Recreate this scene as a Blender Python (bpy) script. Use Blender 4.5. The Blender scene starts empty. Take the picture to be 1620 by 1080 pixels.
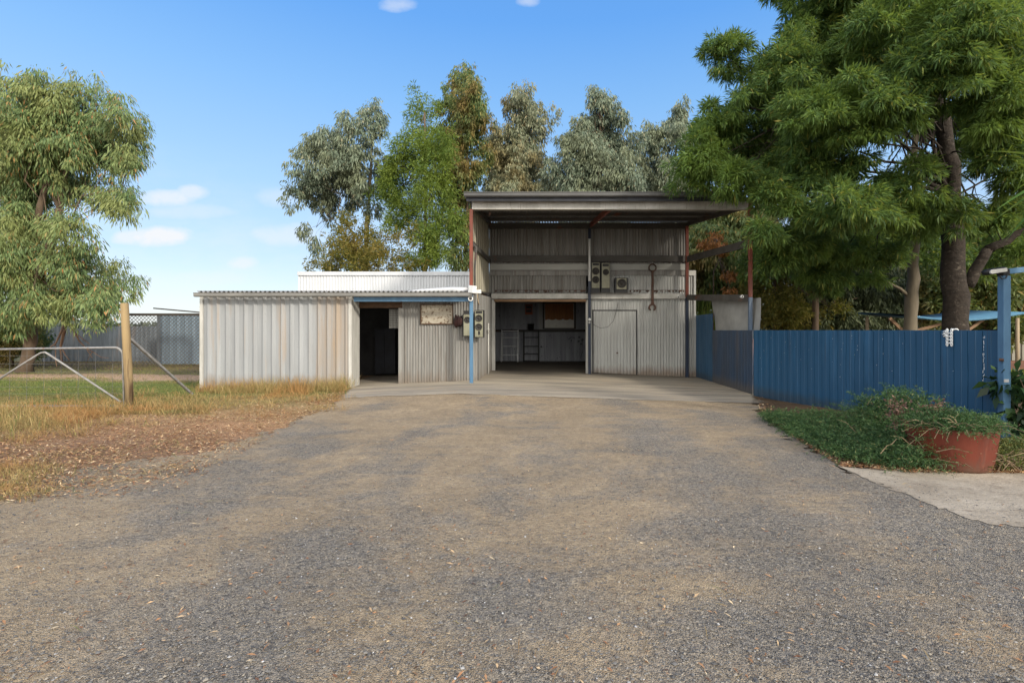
import bpy, math, random
import numpy as np
from mathutils import Vector, Matrix

random.seed(7)
SC = bpy.context.scene
COL = SC.collection
F, CX, CY, H = 800.0, 858.0, 522.0, 1.5      # focal length / vanishing point in photo pixels, eye height

def P(px, py, Y):
    return Vector(((px - CX) / F * Y, Y, H + (CY - py) / F * Y))

def G(px, py, z=0.0):
    Y = (H - z) * F / (py - CY)
    return Vector(((px - CX) / F * Y, Y, z))

def X_(px, Y): return (px - CX) / F * Y
def Z_(py, Y): return H + (CY - py) / F * Y

def sstep(a, b, x):
    t = np.clip((x - a) / (b - a), 0, 1)
    return t * t * (3 - 2 * t)

def hgt(x, y):
    """gentle lie of the land"""
    x = np.asarray(x, float); y = np.asarray(y, float)
    T = np.interp(x, [-14, -9, -5, -1.9, 5.4, 9, 14], [0, -.10, -.02, .11, -.12, -.1, 0])
    k = sstep(8.0, 12.6, y) * (1 - sstep(18, 25, y))
    return T * k

def hz(x, y): return float(hgt(x, y))

# ------------------------------------------------------------------ materials
class N:
    def __init__(s, name):
        s.m = bpy.data.materials.new(name); s.m.use_nodes = True
        s.t = s.m.node_tree; s.t.nodes.clear()
        s.out = s.n('ShaderNodeOutputMaterial')
    def n(s, kind, **kw):
        nd = s.t.nodes.new(kind)
        for k, v in kw.items(): setattr(nd, k, v)
        return nd
    def l(s, a, b): s.t.links.new(a, b)
    def coord(s, stretch=(1, 1, 1), which='Object'):
        tc = s.n('ShaderNodeTexCoord'); mp = s.n('ShaderNodeMapping')
        mp.inputs['Scale'].default_value = stretch
        s.l(tc.outputs[which], mp.inputs[0]); return mp.outputs[0]
    def noise(s, scale, detail=5, stretch=(1, 1, 1), rough=.6, dist=0):
        nd = s.n('ShaderNodeTexNoise'); nd.inputs['Scale'].default_value = scale
        nd.inputs['Detail'].default_value = detail; nd.inputs['Roughness'].default_value = rough
        nd.inputs['Distortion'].default_value = dist
        s.l(s.coord(stretch), nd.inputs['Vector']); return nd.outputs[0]
    def voro(s, scale, out='Color', stretch=(1, 1, 1), rnd=1):
        nd = s.n('ShaderNodeTexVoronoi'); nd.inputs['Scale'].default_value = scale
        nd.inputs['Randomness'].default_value = rnd
        s.l(s.coord(stretch), nd.inputs['Vector']); return nd.outputs[out]
    def ramp(s, val, stops, interp='LINEAR'):
        r = s.n('ShaderNodeValToRGB'); cr = r.color_ramp; cr.interpolation = interp
        while len(cr.elements) < len(stops): cr.elements.new(.5)
        for e, (p, c) in zip(cr.elements, stops):
            e.position = p
            e.color = (c, c, c, 1) if isinstance(c, (int, float)) else (*c, 1)
        s.l(val, r.inputs[0]); return r.outputs[0]
    def math(s, op, a, b=None, c=None, clamp=False):
        m = s.n('ShaderNodeMath', operation=op); m.use_clamp = clamp
        for i, v in enumerate((a, b, c)):
            if v is None: continue
            if isinstance(v, (int, float)): m.inputs[i].default_value = v
            else: s.l(v, m.inputs[i])
        return m.outputs[0]
    def mix(s, f, a, b, blend='MIX'):
        m = s.n('ShaderNodeMix', data_type='RGBA', blend_type=blend)
        for idx, v in ((0, f), (6, a), (7, b)):
            if isinstance(v, (int, float)): m.inputs[idx].default_value = v
            elif isinstance(v, tuple): m.inputs[idx].default_value = (*v, 1)
            else: s.l(v, m.inputs[idx])
        return m.outputs[2]
    def bump(s, hv, strength=.3, dist=.01, prev=None):
        b = s.n('ShaderNodeBump'); b.inputs['Strength'].default_value = strength
        b.inputs['Distance'].default_value = dist; s.l(hv, b.inputs['Height'])
        if prev is not None: s.l(prev, b.inputs['Normal'])
        return b.outputs[0]
    def pbr(s, color, rough=.8, metal=0, normal=None, spec=.3, surf=True):
        p = s.n('ShaderNodeBsdfPrincipled')
        if isinstance(color, tuple): p.inputs['Base Color'].default_value = (*color, 1)
        else: s.l(color, p.inputs['Base Color'])
        if isinstance(rough, (int, float)): p.inputs['Roughness'].default_value = rough
        else: s.l(rough, p.inputs['Roughness'])
        p.inputs['Metallic'].default_value = metal
        p.inputs['Specular IOR Level'].default_value = spec
        if normal is not None: s.l(normal, p.inputs['Normal'])
        if surf: s.l(p.outputs[0], s.out.inputs[0])
        return p.outputs[0]
    def pos(s):
        tc = s.n('ShaderNodeTexCoord'); sp = s.n('ShaderNodeSeparateXYZ')
        s.l(tc.outputs['Object'], sp.inputs[0]); return sp.outputs

def mat(name, c1, c2=None, scale=3, stretch=(1, 1, 1), rough=.7, metal=0, spec=.3, spots=(), bump=.15, bscale=40, bdist=.004, splash=None, xstain=None):
    """weathered surface: a noise between two colours, then stains with shapes of their own"""
    a = N(name)
    c2 = c2 or tuple(x * .75 for x in c1)
    col = a.mix(a.ramp(a.noise(scale, 6, stretch), [(.35, 0.), (.66, 1.)]), c1, c2)
    for (sc, ss, st, lo, hi) in spots:
        col = a.mix(a.ramp(a.noise(ss, 6, st), [(lo, 0.), (hi, 1.)]), col, sc)
    if xstain:      # rust washed over some of the sheets
        x0, x1, sc = xstain; p = a.pos()
        f = a.ramp(a.math('DIVIDE', a.math('SUBTRACT', a.math('ADD', p[0], a.math('MULTIPLY', a.math('SUBTRACT', a.noise(7, 5, (1, 1, .12)), .5), 1.1)), x0), x1 - x0), [(0, 0.), (.6, .55), (1, .7)])
        col = a.mix(a.math('MULTIPLY', f, a.ramp(a.noise(3, 6, (2, 2, .3)), [(.3, .35), (.6, 1.)])), col, sc)
    if splash:      # dirt thrown up from the ground
        p = a.pos(); hgt_ = a.math('ADD', a.math('DIVIDE', p[2], splash[1]), a.math('MULTIPLY', a.math('SUBTRACT', a.noise(6, 6, (1, 1, .35)), .5), 1.5))
        col = a.mix(a.ramp(hgt_, [(0., .85), (.55, .35), (1., 0.)]), col, splash[0])
    nrm = a.bump(a.noise(bscale, 4), bump, bdist) if bump else None
    r = a.ramp(a.noise(scale * 2.3, 4, stretch), [(.3, max(.05, rough - .12)), (.7, min(1, rough + .12))])
    a.pbr(col, r, metal, nrm, spec)
    return a.m

def leafmat(name, stops, transl=.35, tint=None, tscale=.8, rough=.55):
    a = N(name)
    g = a.n('ShaderNodeNewGeometry')
    col = a.ramp(g.outputs['Random Per Island'], stops)
    if tint:
        col = a.mix(a.ramp(a.noise(tscale, 3), [(.48, 0.), (.62, .85)]), col, tint)
    p = a.pbr(col, rough, 0, None, .35, surf=False)
    tr = a.n('ShaderNodeBsdfTranslucent')
    a.l(a.mix(.5, col, (.25, .30, .03), 'MIX') if transl > .3 else col, tr.inputs[0])
    mx = a.n('ShaderNodeMixShader'); mx.inputs[0].default_value = transl
    a.l(p, mx.inputs[1]); a.l(tr.outputs[0], mx.inputs[2]); a.l(mx.outputs[0], a.out.inputs[0])
    return a.m

V = (1, 1, .06)       # vertical streaks
RUST = (.16, .055, .025)
M = {}
M['galv'] = mat('galvanised', (.40, .40, .39), (.28, .28, .275), 2.2, (3, 3, .25), .55, .0, .5,
                [((.22, .17, .12), 5, (4, 4, .2), .60, .78), ((.52, .52, .51), 7, (3, 3, .12), .58, .75)])
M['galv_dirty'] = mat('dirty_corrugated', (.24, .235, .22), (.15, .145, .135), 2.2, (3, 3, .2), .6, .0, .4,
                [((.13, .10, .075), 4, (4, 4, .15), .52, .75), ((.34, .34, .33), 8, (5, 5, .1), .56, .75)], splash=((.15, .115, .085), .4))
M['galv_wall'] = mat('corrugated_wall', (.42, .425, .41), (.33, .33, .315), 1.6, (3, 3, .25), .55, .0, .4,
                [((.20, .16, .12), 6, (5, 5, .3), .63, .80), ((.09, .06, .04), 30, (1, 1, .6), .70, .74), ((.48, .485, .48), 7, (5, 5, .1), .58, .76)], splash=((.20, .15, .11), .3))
M['side_sheet'] = mat('beige_side_sheet', (.40, .37, .29), (.30, .27, .2), 2, (2, 2, .3), .6)
M['shed_front'] = mat('ribbed_cladding', (.30, .312, .322), (.24, .248, .256), 1.5, (2, 2, .2), .5, .0, .4,
                [((.33, .235, .15), 1.6, (1.6, 1.6, .12), .56, .75), ((.16, .13, .10), 38, (1, 1, .5), .66, .72), ((.38, .385, .38), 6, (4, 4, .1), .6, .8), ((.20, .165, .125), 5, (3, 3, .1), .64, .8)], splash=((.20, .155, .105), .35), xstain=(-.15, 1.0, (.29, .225, .16)))
M['white_sheet'] = mat('white_sheet', (.54, .55, .565), (.46, .475, .49), 1.2, (3, 3, .2), .45, .0, .4)
M['trim_white'] = mat('weathered_white_trim', (.50, .49, .455), (.38, .37, .34), 6, (2, 2, .3), .6)
M['roof'] = mat('roof_iron', (.20, .195, .185), (.13, .125, .12), 2.5, (1, 1, 1), .6, .0, .4, [((.12, .075, .05), 3, (1, 1, 1), .58, .75)])
M['roof_light'] = mat('lean_to_iron', (.33, .32, .305), (.20, .19, .18), 2.5, (1, 1, 1), .6, .0, .4)
M['gutter'] = mat('grey_gutter', (.085, .083, .082), (.06, .059, .058), 3, (.4, 1, 1), .45, 0, .45)
M['gutter_light'] = mat('aged_gutter', (.22, .215, .20), (.15, .147, .14), 3, (.4, 1, 1), .5, 0, .45)
M['fascia'] = mat('dark_fascia', (.035, .038, .05), (.025, .026, .03), 3, rough=.6)
M['beam'] = mat('galv_beam', (.50, .49, .46), (.36, .35, .32), 3, (1, 1, 1), .6, .0, .4,
                [((.20, .17, .13), 6, (6, 6, .6), .58, .75), ((.22, .09, .035), 1.9, (1, 1, 1), .74, .77)])
M['girt'] = mat('dark_girt', (.085, .08, .072), (.055, .05, .045), 3, (.4, 1, 1), .65, spots=[((.13, .05, .03), 2.5, (1, 1, 1), .6, .7)])
M['board'] = mat('grey_board', (.36, .36, .335), (.29, .29, .27), 2, (.4, 1, 1), .65)
M['rustpost'] = mat('red_rust_steel', (.20, .055, .035), (.11, .045, .035), 5, (1, 1, .4), .7, spots=[((.25, .12, .08), 12, (1, 1, .5), .6, .75)])
M['blue_post'] = mat('blue_painted_steel', (.085, .18, .285), (.06, .13, .22), 6, (1, 1, .3), .5, spots=[((.05, .07, .10), 14, (1, 1, .4), .66, .74)])
M['blue_grey'] = mat('blue_grey_steel', (.10, .14, .20), (.07, .09, .12), 6, (1, 1, .3), .6)
M['dkblue_post'] = mat('dark_blue_steel', (.022, .035, .065), (.015, .02, .035), 6, (1, 1, .3), .5)
M['blue_fence'] = mat('blue_fence_steel', (.015, .075, .155), (.012, .060, .125), .9, (1, 1, .35), .42, 0, .45,
                [((.026, .105, .21), 2.4, (2, 2, .25), .56, .78), ((.03, .045, .07), 5, (3, 3, .1), .60, .80), ((.035, .12, .22), 9, (5, 5, .06), .62, .72)], bump=.05, splash=((.03, .055, .085), .16))
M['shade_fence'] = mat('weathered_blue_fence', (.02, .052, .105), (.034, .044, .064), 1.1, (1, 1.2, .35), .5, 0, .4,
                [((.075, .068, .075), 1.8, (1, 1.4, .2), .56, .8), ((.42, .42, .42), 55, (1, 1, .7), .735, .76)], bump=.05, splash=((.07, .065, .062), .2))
M['canvas'] = mat('grey_canvas', (.30, .30, .285), (.24, .24, .23), 3, rough=.85)
M['blue_canvas'] = mat('blue_canvas', (.10, .24, .36), (.08, .19, .30), 3, rough=.8)
M['pole_wood'] = mat('pale_pole', (.42, .33, .22), (.30, .22, .14), 4, (1, 1, .15), .8)
M['post_wood'] = mat('yellow_treated_pine', (.33, .235, .115), (.21, .15, .08), 7, (1, 1, .07), .8,
                spots=[((.09, .055, .03), 16, (1, 1, .05), .58, .66), ((.20, .165, .11), 1.3, (1, 1, .5), .54, .62)], bump=.6, bscale=30)
M['steel'] = mat('gate_steel', (.30, .295, .285), (.20, .19, .18), 9, rough=.5, spots=[((.20, .10, .06), 11, (1, 1, 1), .62, .72)])
M['wire'] = mat('wire', (.14, .135, .13), rough=.6, bump=0)
M['netframe'] = mat('dark_frame', (.085, .07, .06), (.05, .045, .04), 6, rough=.7)
M['far_fence'] = mat('slate_fence', (.135, .16, .185), (.10, .115, .13), 1.5, (1, 1, .2), .6, spots=[((.20, .15, .12), 2, (1, 1, .2), .6, .8)])
M['green_fence'] = mat('dull_green_fence', (.16, .17, .12), (.11, .12, .09), 1.5, (1, 1, .2), .7)
M['tank_blue'] = mat('blue_grey_iron', (.20, .27, .33), (.15, .20, .25), 1.5, (2, 2, .3), .55)
M['beige_fence'] = mat('grey_beige_fence', (.26, .25, .20), (.19, .18, .15), 1.5, (1, 1, .2), .7)
M['spk_wood'] = mat('speaker_front', (.26, .255, .185), (.18, .172, .12), 4, rough=.5, spots=[((.12, .10, .07), 9, (1, 1, .4), .6, .72)])
M['black'] = mat('black_plastic', (.015, .015, .016), (.025, .024, .023), 6, rough=.5)
M['cone'] = mat('speaker_cone', (.022, .021, .02), (.04, .035, .03), 20, rough=.6)
M['rust'] = mat('rusty_iron', (.05, .035, .03), (.10, .05, .032), 9, rough=.8)
M['tube'] = mat('lamp_tube', (.48, .48, .47), (.40, .40, .39), 4, rough=.5)
M['white'] = mat('white_plastic', (.78, .78, .76), (.68, .68, .66), 5, rough=.4, bump=0)
M['signboard'] = mat('rust_specked_board', (.40, .36, .29), (.30, .26, .20), 6, rough=.7, spots=[((.10, .055, .03), 14, (1, 1, 1), .54, .62), ((.06, .035, .025), 5, (1, 1, 1), .62, .70)])
M['brown'] = mat('brown_frame', (.10, .055, .03), (.06, .035, .02), 6, rough=.7)
M['blind'] = mat('brown_blind', (.40, .18, .075), (.27, .12, .05), 5, (6, 1, .3), .8)
M['pane'] = mat('milky_pane', (.80, .79, .72), (.70, .69, .62), 4, rough=.4, spots=[((.25, .24, .2), 9, (1, 1, .3), .66, .72)])
M['poster_red'] = mat('red_plate', (.42, .10, .04), (.24, .06, .03), 8, rough=.6)
M['room'] = mat('room_cladding', (.37, .38, .41), (.24, .25, .28), 1.6, (3, 1, .25), .6, spots=[((.02, .02, .022), 9, (1.4, 1.4, .7), .64, .68), ((.48, .49, .52), 4, (6, 1, .1), .58, .7)])
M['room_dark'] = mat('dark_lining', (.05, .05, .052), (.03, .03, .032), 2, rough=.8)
M['timber'] = mat('brown_lintel', (.26, .16, .09), (.17, .10, .055), 5, (.3, 1, 1), .75)
M['alu'] = mat('aluminium', (.62, .62, .62), (.5, .5, .5), 5, rough=.35, metal=.3)
M['red_dark'] = mat('dark_red_cloth', (.05, .018, .016), (.025, .02, .02), 9, rough=.9)
M['pot'] = mat('terracotta_paint', (.165, .036, .02), (.125, .028, .016), 3, (1, 1, .5), .6, 0, .35,
               [((.25, .08, .05), 5, (2, 2, .3), .60, .8), ((.10, .04, .028), 6, (1.5, 1.5, .4), .58, .74), ((.30, .20, .15), 22, (1, 1, 1), .70, .74)], splash=((.10, .06, .04), .16))
M['soil'] = mat('pot_soil', (.05, .032, .02), (.03, .02, .014), 12, rough=1)
M['bark_dark'] = mat('dark_bark', (.045, .034, .026), (.022, .017, .013), 5, (1, 1, 2.5), .95, spots=[((.11, .09, .07), 7, (1, 1, 1.8), .58, .7)], bump=1, bscale=14, bdist=.03)
M['bark_gum'] = mat('smooth_gum_bark', (.19, .155, .105), (.12, .10, .07), 3, (1, 1, .3), .8, spots=[((.26, .17, .10), 2.4, (1, 1, .4), .58, .7)], bump=.4, bscale=12, bdist=.01)
M['bark_mid'] = mat('grey_brown_bark', (.15, .105, .07), (.09, .065, .045), 4, (1, 1, .3), .9)
M['branch_pale'] = mat('pale_peeled_branch', (.36, .235, .16), (.24, .13, .08), 5, (1, 1, .4), .85)
M['twig'] = mat('dry_twig', (.26, .19, .115), (.16, .11, .07), 6, rough=.9, bump=0)

L = {}
L['pepper'] = leafmat('pepper_leaf', [(0, (0.050, 0.099, 0.032)), (.35, (0.077, 0.150, 0.043)), (.75, (0.122, 0.213, 0.053)), (.95, (0.223, 0.302, 0.063)), (1, (0.381, 0.318, 0.072))], .48, (0.167, 0.263, 0.053), .7)
L['gum_warm'] = leafmat('left_gum_leaf', [(0, (0.100, 0.161, 0.066)), (.5, (0.181, 0.257, 0.096)), (.88, (0.271, 0.332, 0.125)), (.96, (0.399, 0.247, 0.096)), (1, (0.507, 0.228, 0.081))], .3, (0.281, 0.314, 0.110), .7)
L['gum_grey'] = leafmat('grey_gum_leaf', [(0, (0.109, 0.145, 0.101)), (.5, (0.194, 0.244, 0.163)), (.9, (0.310, 0.356, 0.256)), (1, (0.404, 0.341, 0.202))], .28, (0.233, 0.259, 0.155), .5)
L['gum_pale'] = leafmat('pale_gum_leaf', [(0, (0.144, 0.173, 0.101)), (.5, (0.245, 0.270, 0.166)), (.9, (0.359, 0.374, 0.245)), (1, (0.402, 0.300, 0.159))], .3, (0.316, 0.256, 0.115), .5)
L['bright'] = leafmat('bright_green_leaf', [(0, (0.068, 0.124, 0.022)), (.5, (0.138, 0.213, 0.036)), (1, (0.234, 0.292, 0.058))], .4, (0.207, 0.269, 0.043), .6)
L['olive'] = leafmat('olive_leaf', [(0, (0.072, 0.118, 0.040)), (.5, (0.137, 0.191, 0.064)), (.9, (0.209, 0.246, 0.081)), (1, (0.419, 0.273, 0.081))], .32, (0.241, 0.155, 0.048), .45)
L['yellow'] = leafmat('yellow_olive_leaf', [(0, (0.098, 0.109, 0.023)), (.5, (0.184, 0.172, 0.034)), (1, (0.310, 0.230, 0.052))], .4, (0.253, 0.184, 0.046), .6)
L['dark'] = leafmat('dark_olive_leaf', [(0, (0.041, 0.058, 0.026)), (.5, (0.085, 0.108, 0.047)), (1, (0.160, 0.186, 0.090))], .25)
L['orange'] = leafmat('orange_dead_leaf', [(0, (.26, .10, .03)), (1, (.48, .20, .06))], .35)
L['rosemary'] = leafmat('rosemary_leaf', [(0, (0.024, 0.057, 0.019)), (.6, (0.049, 0.108, 0.032)), (.93, (0.088, 0.162, 0.047)), (1, (0.257, 0.230, 0.095))], .22, (0.074, 0.142, 0.041), 1.6)
L['weed'] = leafmat('yellow_weed_leaf', [(0, (.06, .09, .02)), (.6, (.12, .15, .035)), (1, (.20, .18, .05))], .3)
L['glossy'] = leafmat('glossy_leaf', [(0, (.012, .028, .01)), (.6, (.025, .055, .016)), (1, (.06, .12, .03))], .2, rough=.35)
L['dead'] = leafmat('dead_flower', [(0, (.10, .055, .04)), (.6, (.18, .10, .075)), (1, (.27, .17, .12))], .2)
L['palm'] = leafmat('palm_blade', [(0, (.05, .12, .02)), (.6, (.10, .20, .035)), (1, (.22, .28, .06))], .35)
L['far'] = leafmat('far_scrub', [(0, (.08, .10, .07)), (1, (.16, .18, .12))], .2)
L['chips'] = leafmat('bark_and_leaf_litter', [(0, (0.162, 0.073, 0.036)), (.35, (0.324, 0.163, 0.079)), (.7, (0.518, 0.293, 0.144)), (.93, (0.680, 0.488, 0.274)), (1, (0.892, 0.715, 0.461))], .1)
L['straw'] = leafmat('dry_grass', [(0, (.22, .16, .065)), (.45, (.40, .28, .11)), (.8, (.52, .39, .17)), (.9, (.20, .22, .06)), (1, (.14, .20, .05))], .3, (.44, .23, .085), .7)

def mat_green_grass():
    a = N('paddock_grass'); g = a.n('ShaderNodeNewGeometry')
    green = a.ramp(g.outputs['Random Per Island'], [(0, (.055, .12, .02)), (.6, (.11, .21, .035)), (1, (.20, .27, .06))])
    dry = a.ramp(g.outputs['Random Per Island'], [(0, (.16, .15, .05)), (.6, (.27, .22, .085)), (1, (.38, .28, .12))])
    p = a.pos(); y = a.math('ADD', p[1], a.math('MULTIPLY', a.math('SUBTRACT', a.noise(1.1, 6), .5), 16.))
    f = a.ramp(a.math('DIVIDE', y, 30.), [(.30, 1.), (.38, .75), (.43, .4), (.49, .3), (.535, .9), (.62, .5), (.72, .9)])
    col = a.mix(f, green, dry)
    pr = a.pbr(col, .7, surf=False); tr = a.n('ShaderNodeBsdfTranslucent'); a.l(col, tr.inputs[0])
    mx = a.n('ShaderNodeMixShader'); mx.inputs[0].default_value = .3
    a.l(pr, mx.inputs[1]); a.l(tr.outputs[0], mx.inputs[2]); a.l(mx.outputs[0], a.out.inputs[0])
    return a.m
L['grass'] = mat_green_grass()

def mat_ground():
    a = N('paddock_earth'); p = a.pos()
    y = a.math('ADD', p[1], a.math('MULTIPLY', a.math('SUBTRACT', a.noise(.5, 5), .5), 3.2))
    yn = a.math('DIVIDE', y, 40.)
    base = a.ramp(yn, [(.0, (.20, .145, .095)), (.16, (.27, .165, .10)), (.20, (.40, .235, .125)), (.245, (.38, .26, .125)), (.29, (.24, .20, .085)), (.32, (.17, .19, .06)), (.375, (.18, .20, .065)),
                       (.395, (.46, .31, .20)), (.43, (.44, .29, .19)), (.445, (.20, .17, .085)), (.50, (.24, .15, .085)), (.60, (.16, .11, .065)), (.8, (.14, .13, .06))])
    right = a.ramp(a.noise(1.2, 5), [(.35, (.07, .048, .03)), (.55, (.13, .085, .05)), (.7, (.16, .10, .055))])
    far = a.ramp(yn, [(.40, 0.), (.5, 1.)])
    right = a.mix(far, right, (.30, .14, .075))
    fx = a.ramp(a.math('ADD', a.math('DIVIDE', p[0], 20.), .5), [(.52, 0.), (.58, 1.)])
    col = a.mix(fx, base, right)
    v = a.ramp(a.voro(38, 'Color', (1, 1, 1)), [(0., .55), (1., 1.35)])
    col = a.mix(1., col, v, 'MULTIPLY')
    nn = a.bump(a.noise(22, 7), .7, .03)
    a.pbr(col, .95, 0, nn, .15); return a.m
M['ground'] = mat_ground()

def mat_gravel():
    a = N('crushed_gravel')
    v1 = a.voro(125, 'Color'); v2 = a.voro(60, 'Color'); v3 = a.voro(25, 'Color')
    s1 = a.ramp(v1, [(0., (.115, .105, .092)), (.28, (.208, .187, .157)), (.55, (.31, .268, .212)), (.84, (.425, .357, .268)), (.965, (.29, .17, .09)), (.985, (.62, .57, .49))], 'CONSTANT')
    s2 = a.ramp(v2, [(0., (.12, .112, .104)), (.36, (.225, .206, .18)), (.7, (.345, .30, .24)), (.97, (.58, .54, .47))], 'CONSTANT')
    stones = a.mix(a.ramp(a.noise(14, 3), [(.46, 0.), (.54, .85)]), s1, s2)
    # tan fines: wheel-worn patches, drifted across
    d1 = a.noise(.38, 8, (1, .8, 1), .70, .8)
    d2 = a.noise(1.5, 8, (.6, 1.3, 1), .75, .5)
    d = a.math('ADD', a.math('MULTIPLY', d1, .58), a.math('MULTIPLY', d2, .42))
    p = a.pos()
    d = a.math('ADD', d, a.math('MULTIPLY', a.ramp(a.math('DIVIDE', p[1], 14.), [(.12, 0.), (.8, 1.)]), .05))
    d = a.math('SUBTRACT', d, a.math('MULTIPLY', a.ramp(a.math('DIVIDE', a.math('ADD', p[0], 4.), 12.), [(.25, 0.), (.75, 1.)]), .035))
    wob = a.math('ADD', p[0], a.math('MULTIPLY', a.math('SUBTRACT', a.noise(.35, 4), .5), 1.1))
    for xc, wd_ in ((-2.35, .55), (-.75, .4), (.55, .55), (2.3, .4), (-4.1, .6)):      # wheel tracks running up to the shed
        q = a.math('DIVIDE', a.math('SUBTRACT', wob, xc), wd_)
        d = a.math('ADD', d, a.math('MULTIPLY', a.math('POWER', 2.718, a.math('MULTIPLY', a.math('MULTIPLY', q, q), -1.)), .048))
    dust = a.ramp(d, [(.465, .08), (.525, .42), (.56, .80), (.64, .95)])
    dcol = a.mix(a.ramp(a.noise(7, 8, (1, 1, 1), .8), [(.38, 0.), (.62, 1.)]), (.46, .35, .22), (.34, .255, .165))
    dcol = a.mix(1., dcol, a.ramp(a.noise(120, 4), [(.3, .68), (.7, 1.3)]), 'MULTIPLY')
    keep = a.ramp(a.voro(48, 'Distance'), [(.16, .0), (.30, 1.)])
    dust = a.math('MULTIPLY', dust, a.math('ADD', a.math('MULTIPLY', keep, .55), .45))
    col = a.mix(dust, stones, dcol)
    # scattered darker chips and crumbs at every scale so the far part stays gritty
    chips = a.ramp(v3, [(0., .62), (.16, 1.), (.86, 1.), (.93, 1.28)], 'CONSTANT')
    dots = a.ramp(a.voro(25, 'Distance'), [(.16, 1.), (.30, 0.)])
    col = a.mix(a.math('MULTIPLY', dots, .9), col, a.mix(1., col, chips, 'MULTIPLY'))
    col = a.mix(1., col, a.ramp(a.noise(26, 6, (.7, 1.4, 1), .8), [(.36, .70), (.5, 1.02), (.66, 1.24)]), 'MULTIPLY')
    col = a.mix(1., col, a.ramp(a.noise(.9, 7, (1, 1, 1), .7, .3), [(.36, 1.16), (.64, .92)]), 'MULTIPLY')
    h = a.math('ADD', a.math('MULTIPLY', a.voro(125, 'Distance'), -.7), a.math('MULTIPLY', a.noise(60, 5), .8))
    nn = a.bump(h, 1., .014)
    nn = a.bump(a.noise(6, 7, (1, 1, 1), .7), .7, .05, nn)
    a.pbr(col, .95, 0, nn, .15); return a.m
M['gravel'] = mat_gravel()

def mat_slab():
    a = N('dusty_concrete')
    c = a.mix(a.ramp(a.noise(.8, 7, (.35, 2.2, 1), .7), [(.38, 0.), (.62, 1.)]), (.42, .36, .275), (.25, .22, .18))
    c = a.mix(a.ramp(a.noise(1.6, 6, (.25, 3, 1), .7), [(.54, 0.), (.66, .8)]), c, (.13, .12, .11))
    c = a.mix(a.ramp(a.noise(2.1, 5, (.4, 2, 1)), [(.6, 0.), (.72, .7)]), c, (.42, .27, .14))
    c = a.mix(1., c, a.ramp(a.noise(90, 3), [(.3, .8), (.7, 1.15)]), 'MULTIPLY')
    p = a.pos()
    dk = a.ramp(a.math('DIVIDE', p[1], 24.), [(.66, 1.), (.74, .45)])     # darker from the back of the bay inwards
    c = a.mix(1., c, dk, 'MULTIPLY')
    a.pbr(c, .85, 0, a.bump(a.noise(30, 6), .35, .01), .25); return a.m
M['slab'] = mat_slab()
def mat_path():
    a = N('worn_path_concrete')
    c = a.mix(a.ramp(a.noise(2, 7, (1, 1, 1), .7), [(.38, 0.), (.62, 1.)]), (.44, .375, .29), (.29, .24, .18))
    c = a.mix(a.ramp(a.noise(8, 8, (.7, 1.5, 1), .8), [(.54, 0.), (.64, .8)]), c, (.20, .155, .115))
    c = a.mix(1., c, a.ramp(a.noise(110, 3), [(.3, .8), (.7, 1.15)]), 'MULTIPLY')
    a.pbr(c, .9, 0, a.bump(a.noise(24, 6), .5, .015), .2); return a.m
M['path'] = mat_path()

# ------------------------------------------------------------------ mesh building
ORG = {}
def tag(o, label=None, cat=None, group=None, kind=None):
    if label: o['label'] = label
    if cat: o['category'] = cat
    if group: o['group'] = group
    if kind: o['kind'] = kind
    return o

def thing(name, label, cat, loc, group=None):
    o = bpy.data.objects.new(name, None); COL.objects.link(o)
    o.empty_display_size = .2; o.location = loc; ORG[o.name] = Vector(loc)
    return tag(o, label, cat, group)

def link(name, me, material, parent, org):
    o = bpy.data.objects.new(name, me); COL.objects.link(o)
    me.materials.append(material)
    if parent is not None: o.parent = parent
    else: o.location = org
    ORG[o.name] = org
    return o

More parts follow.
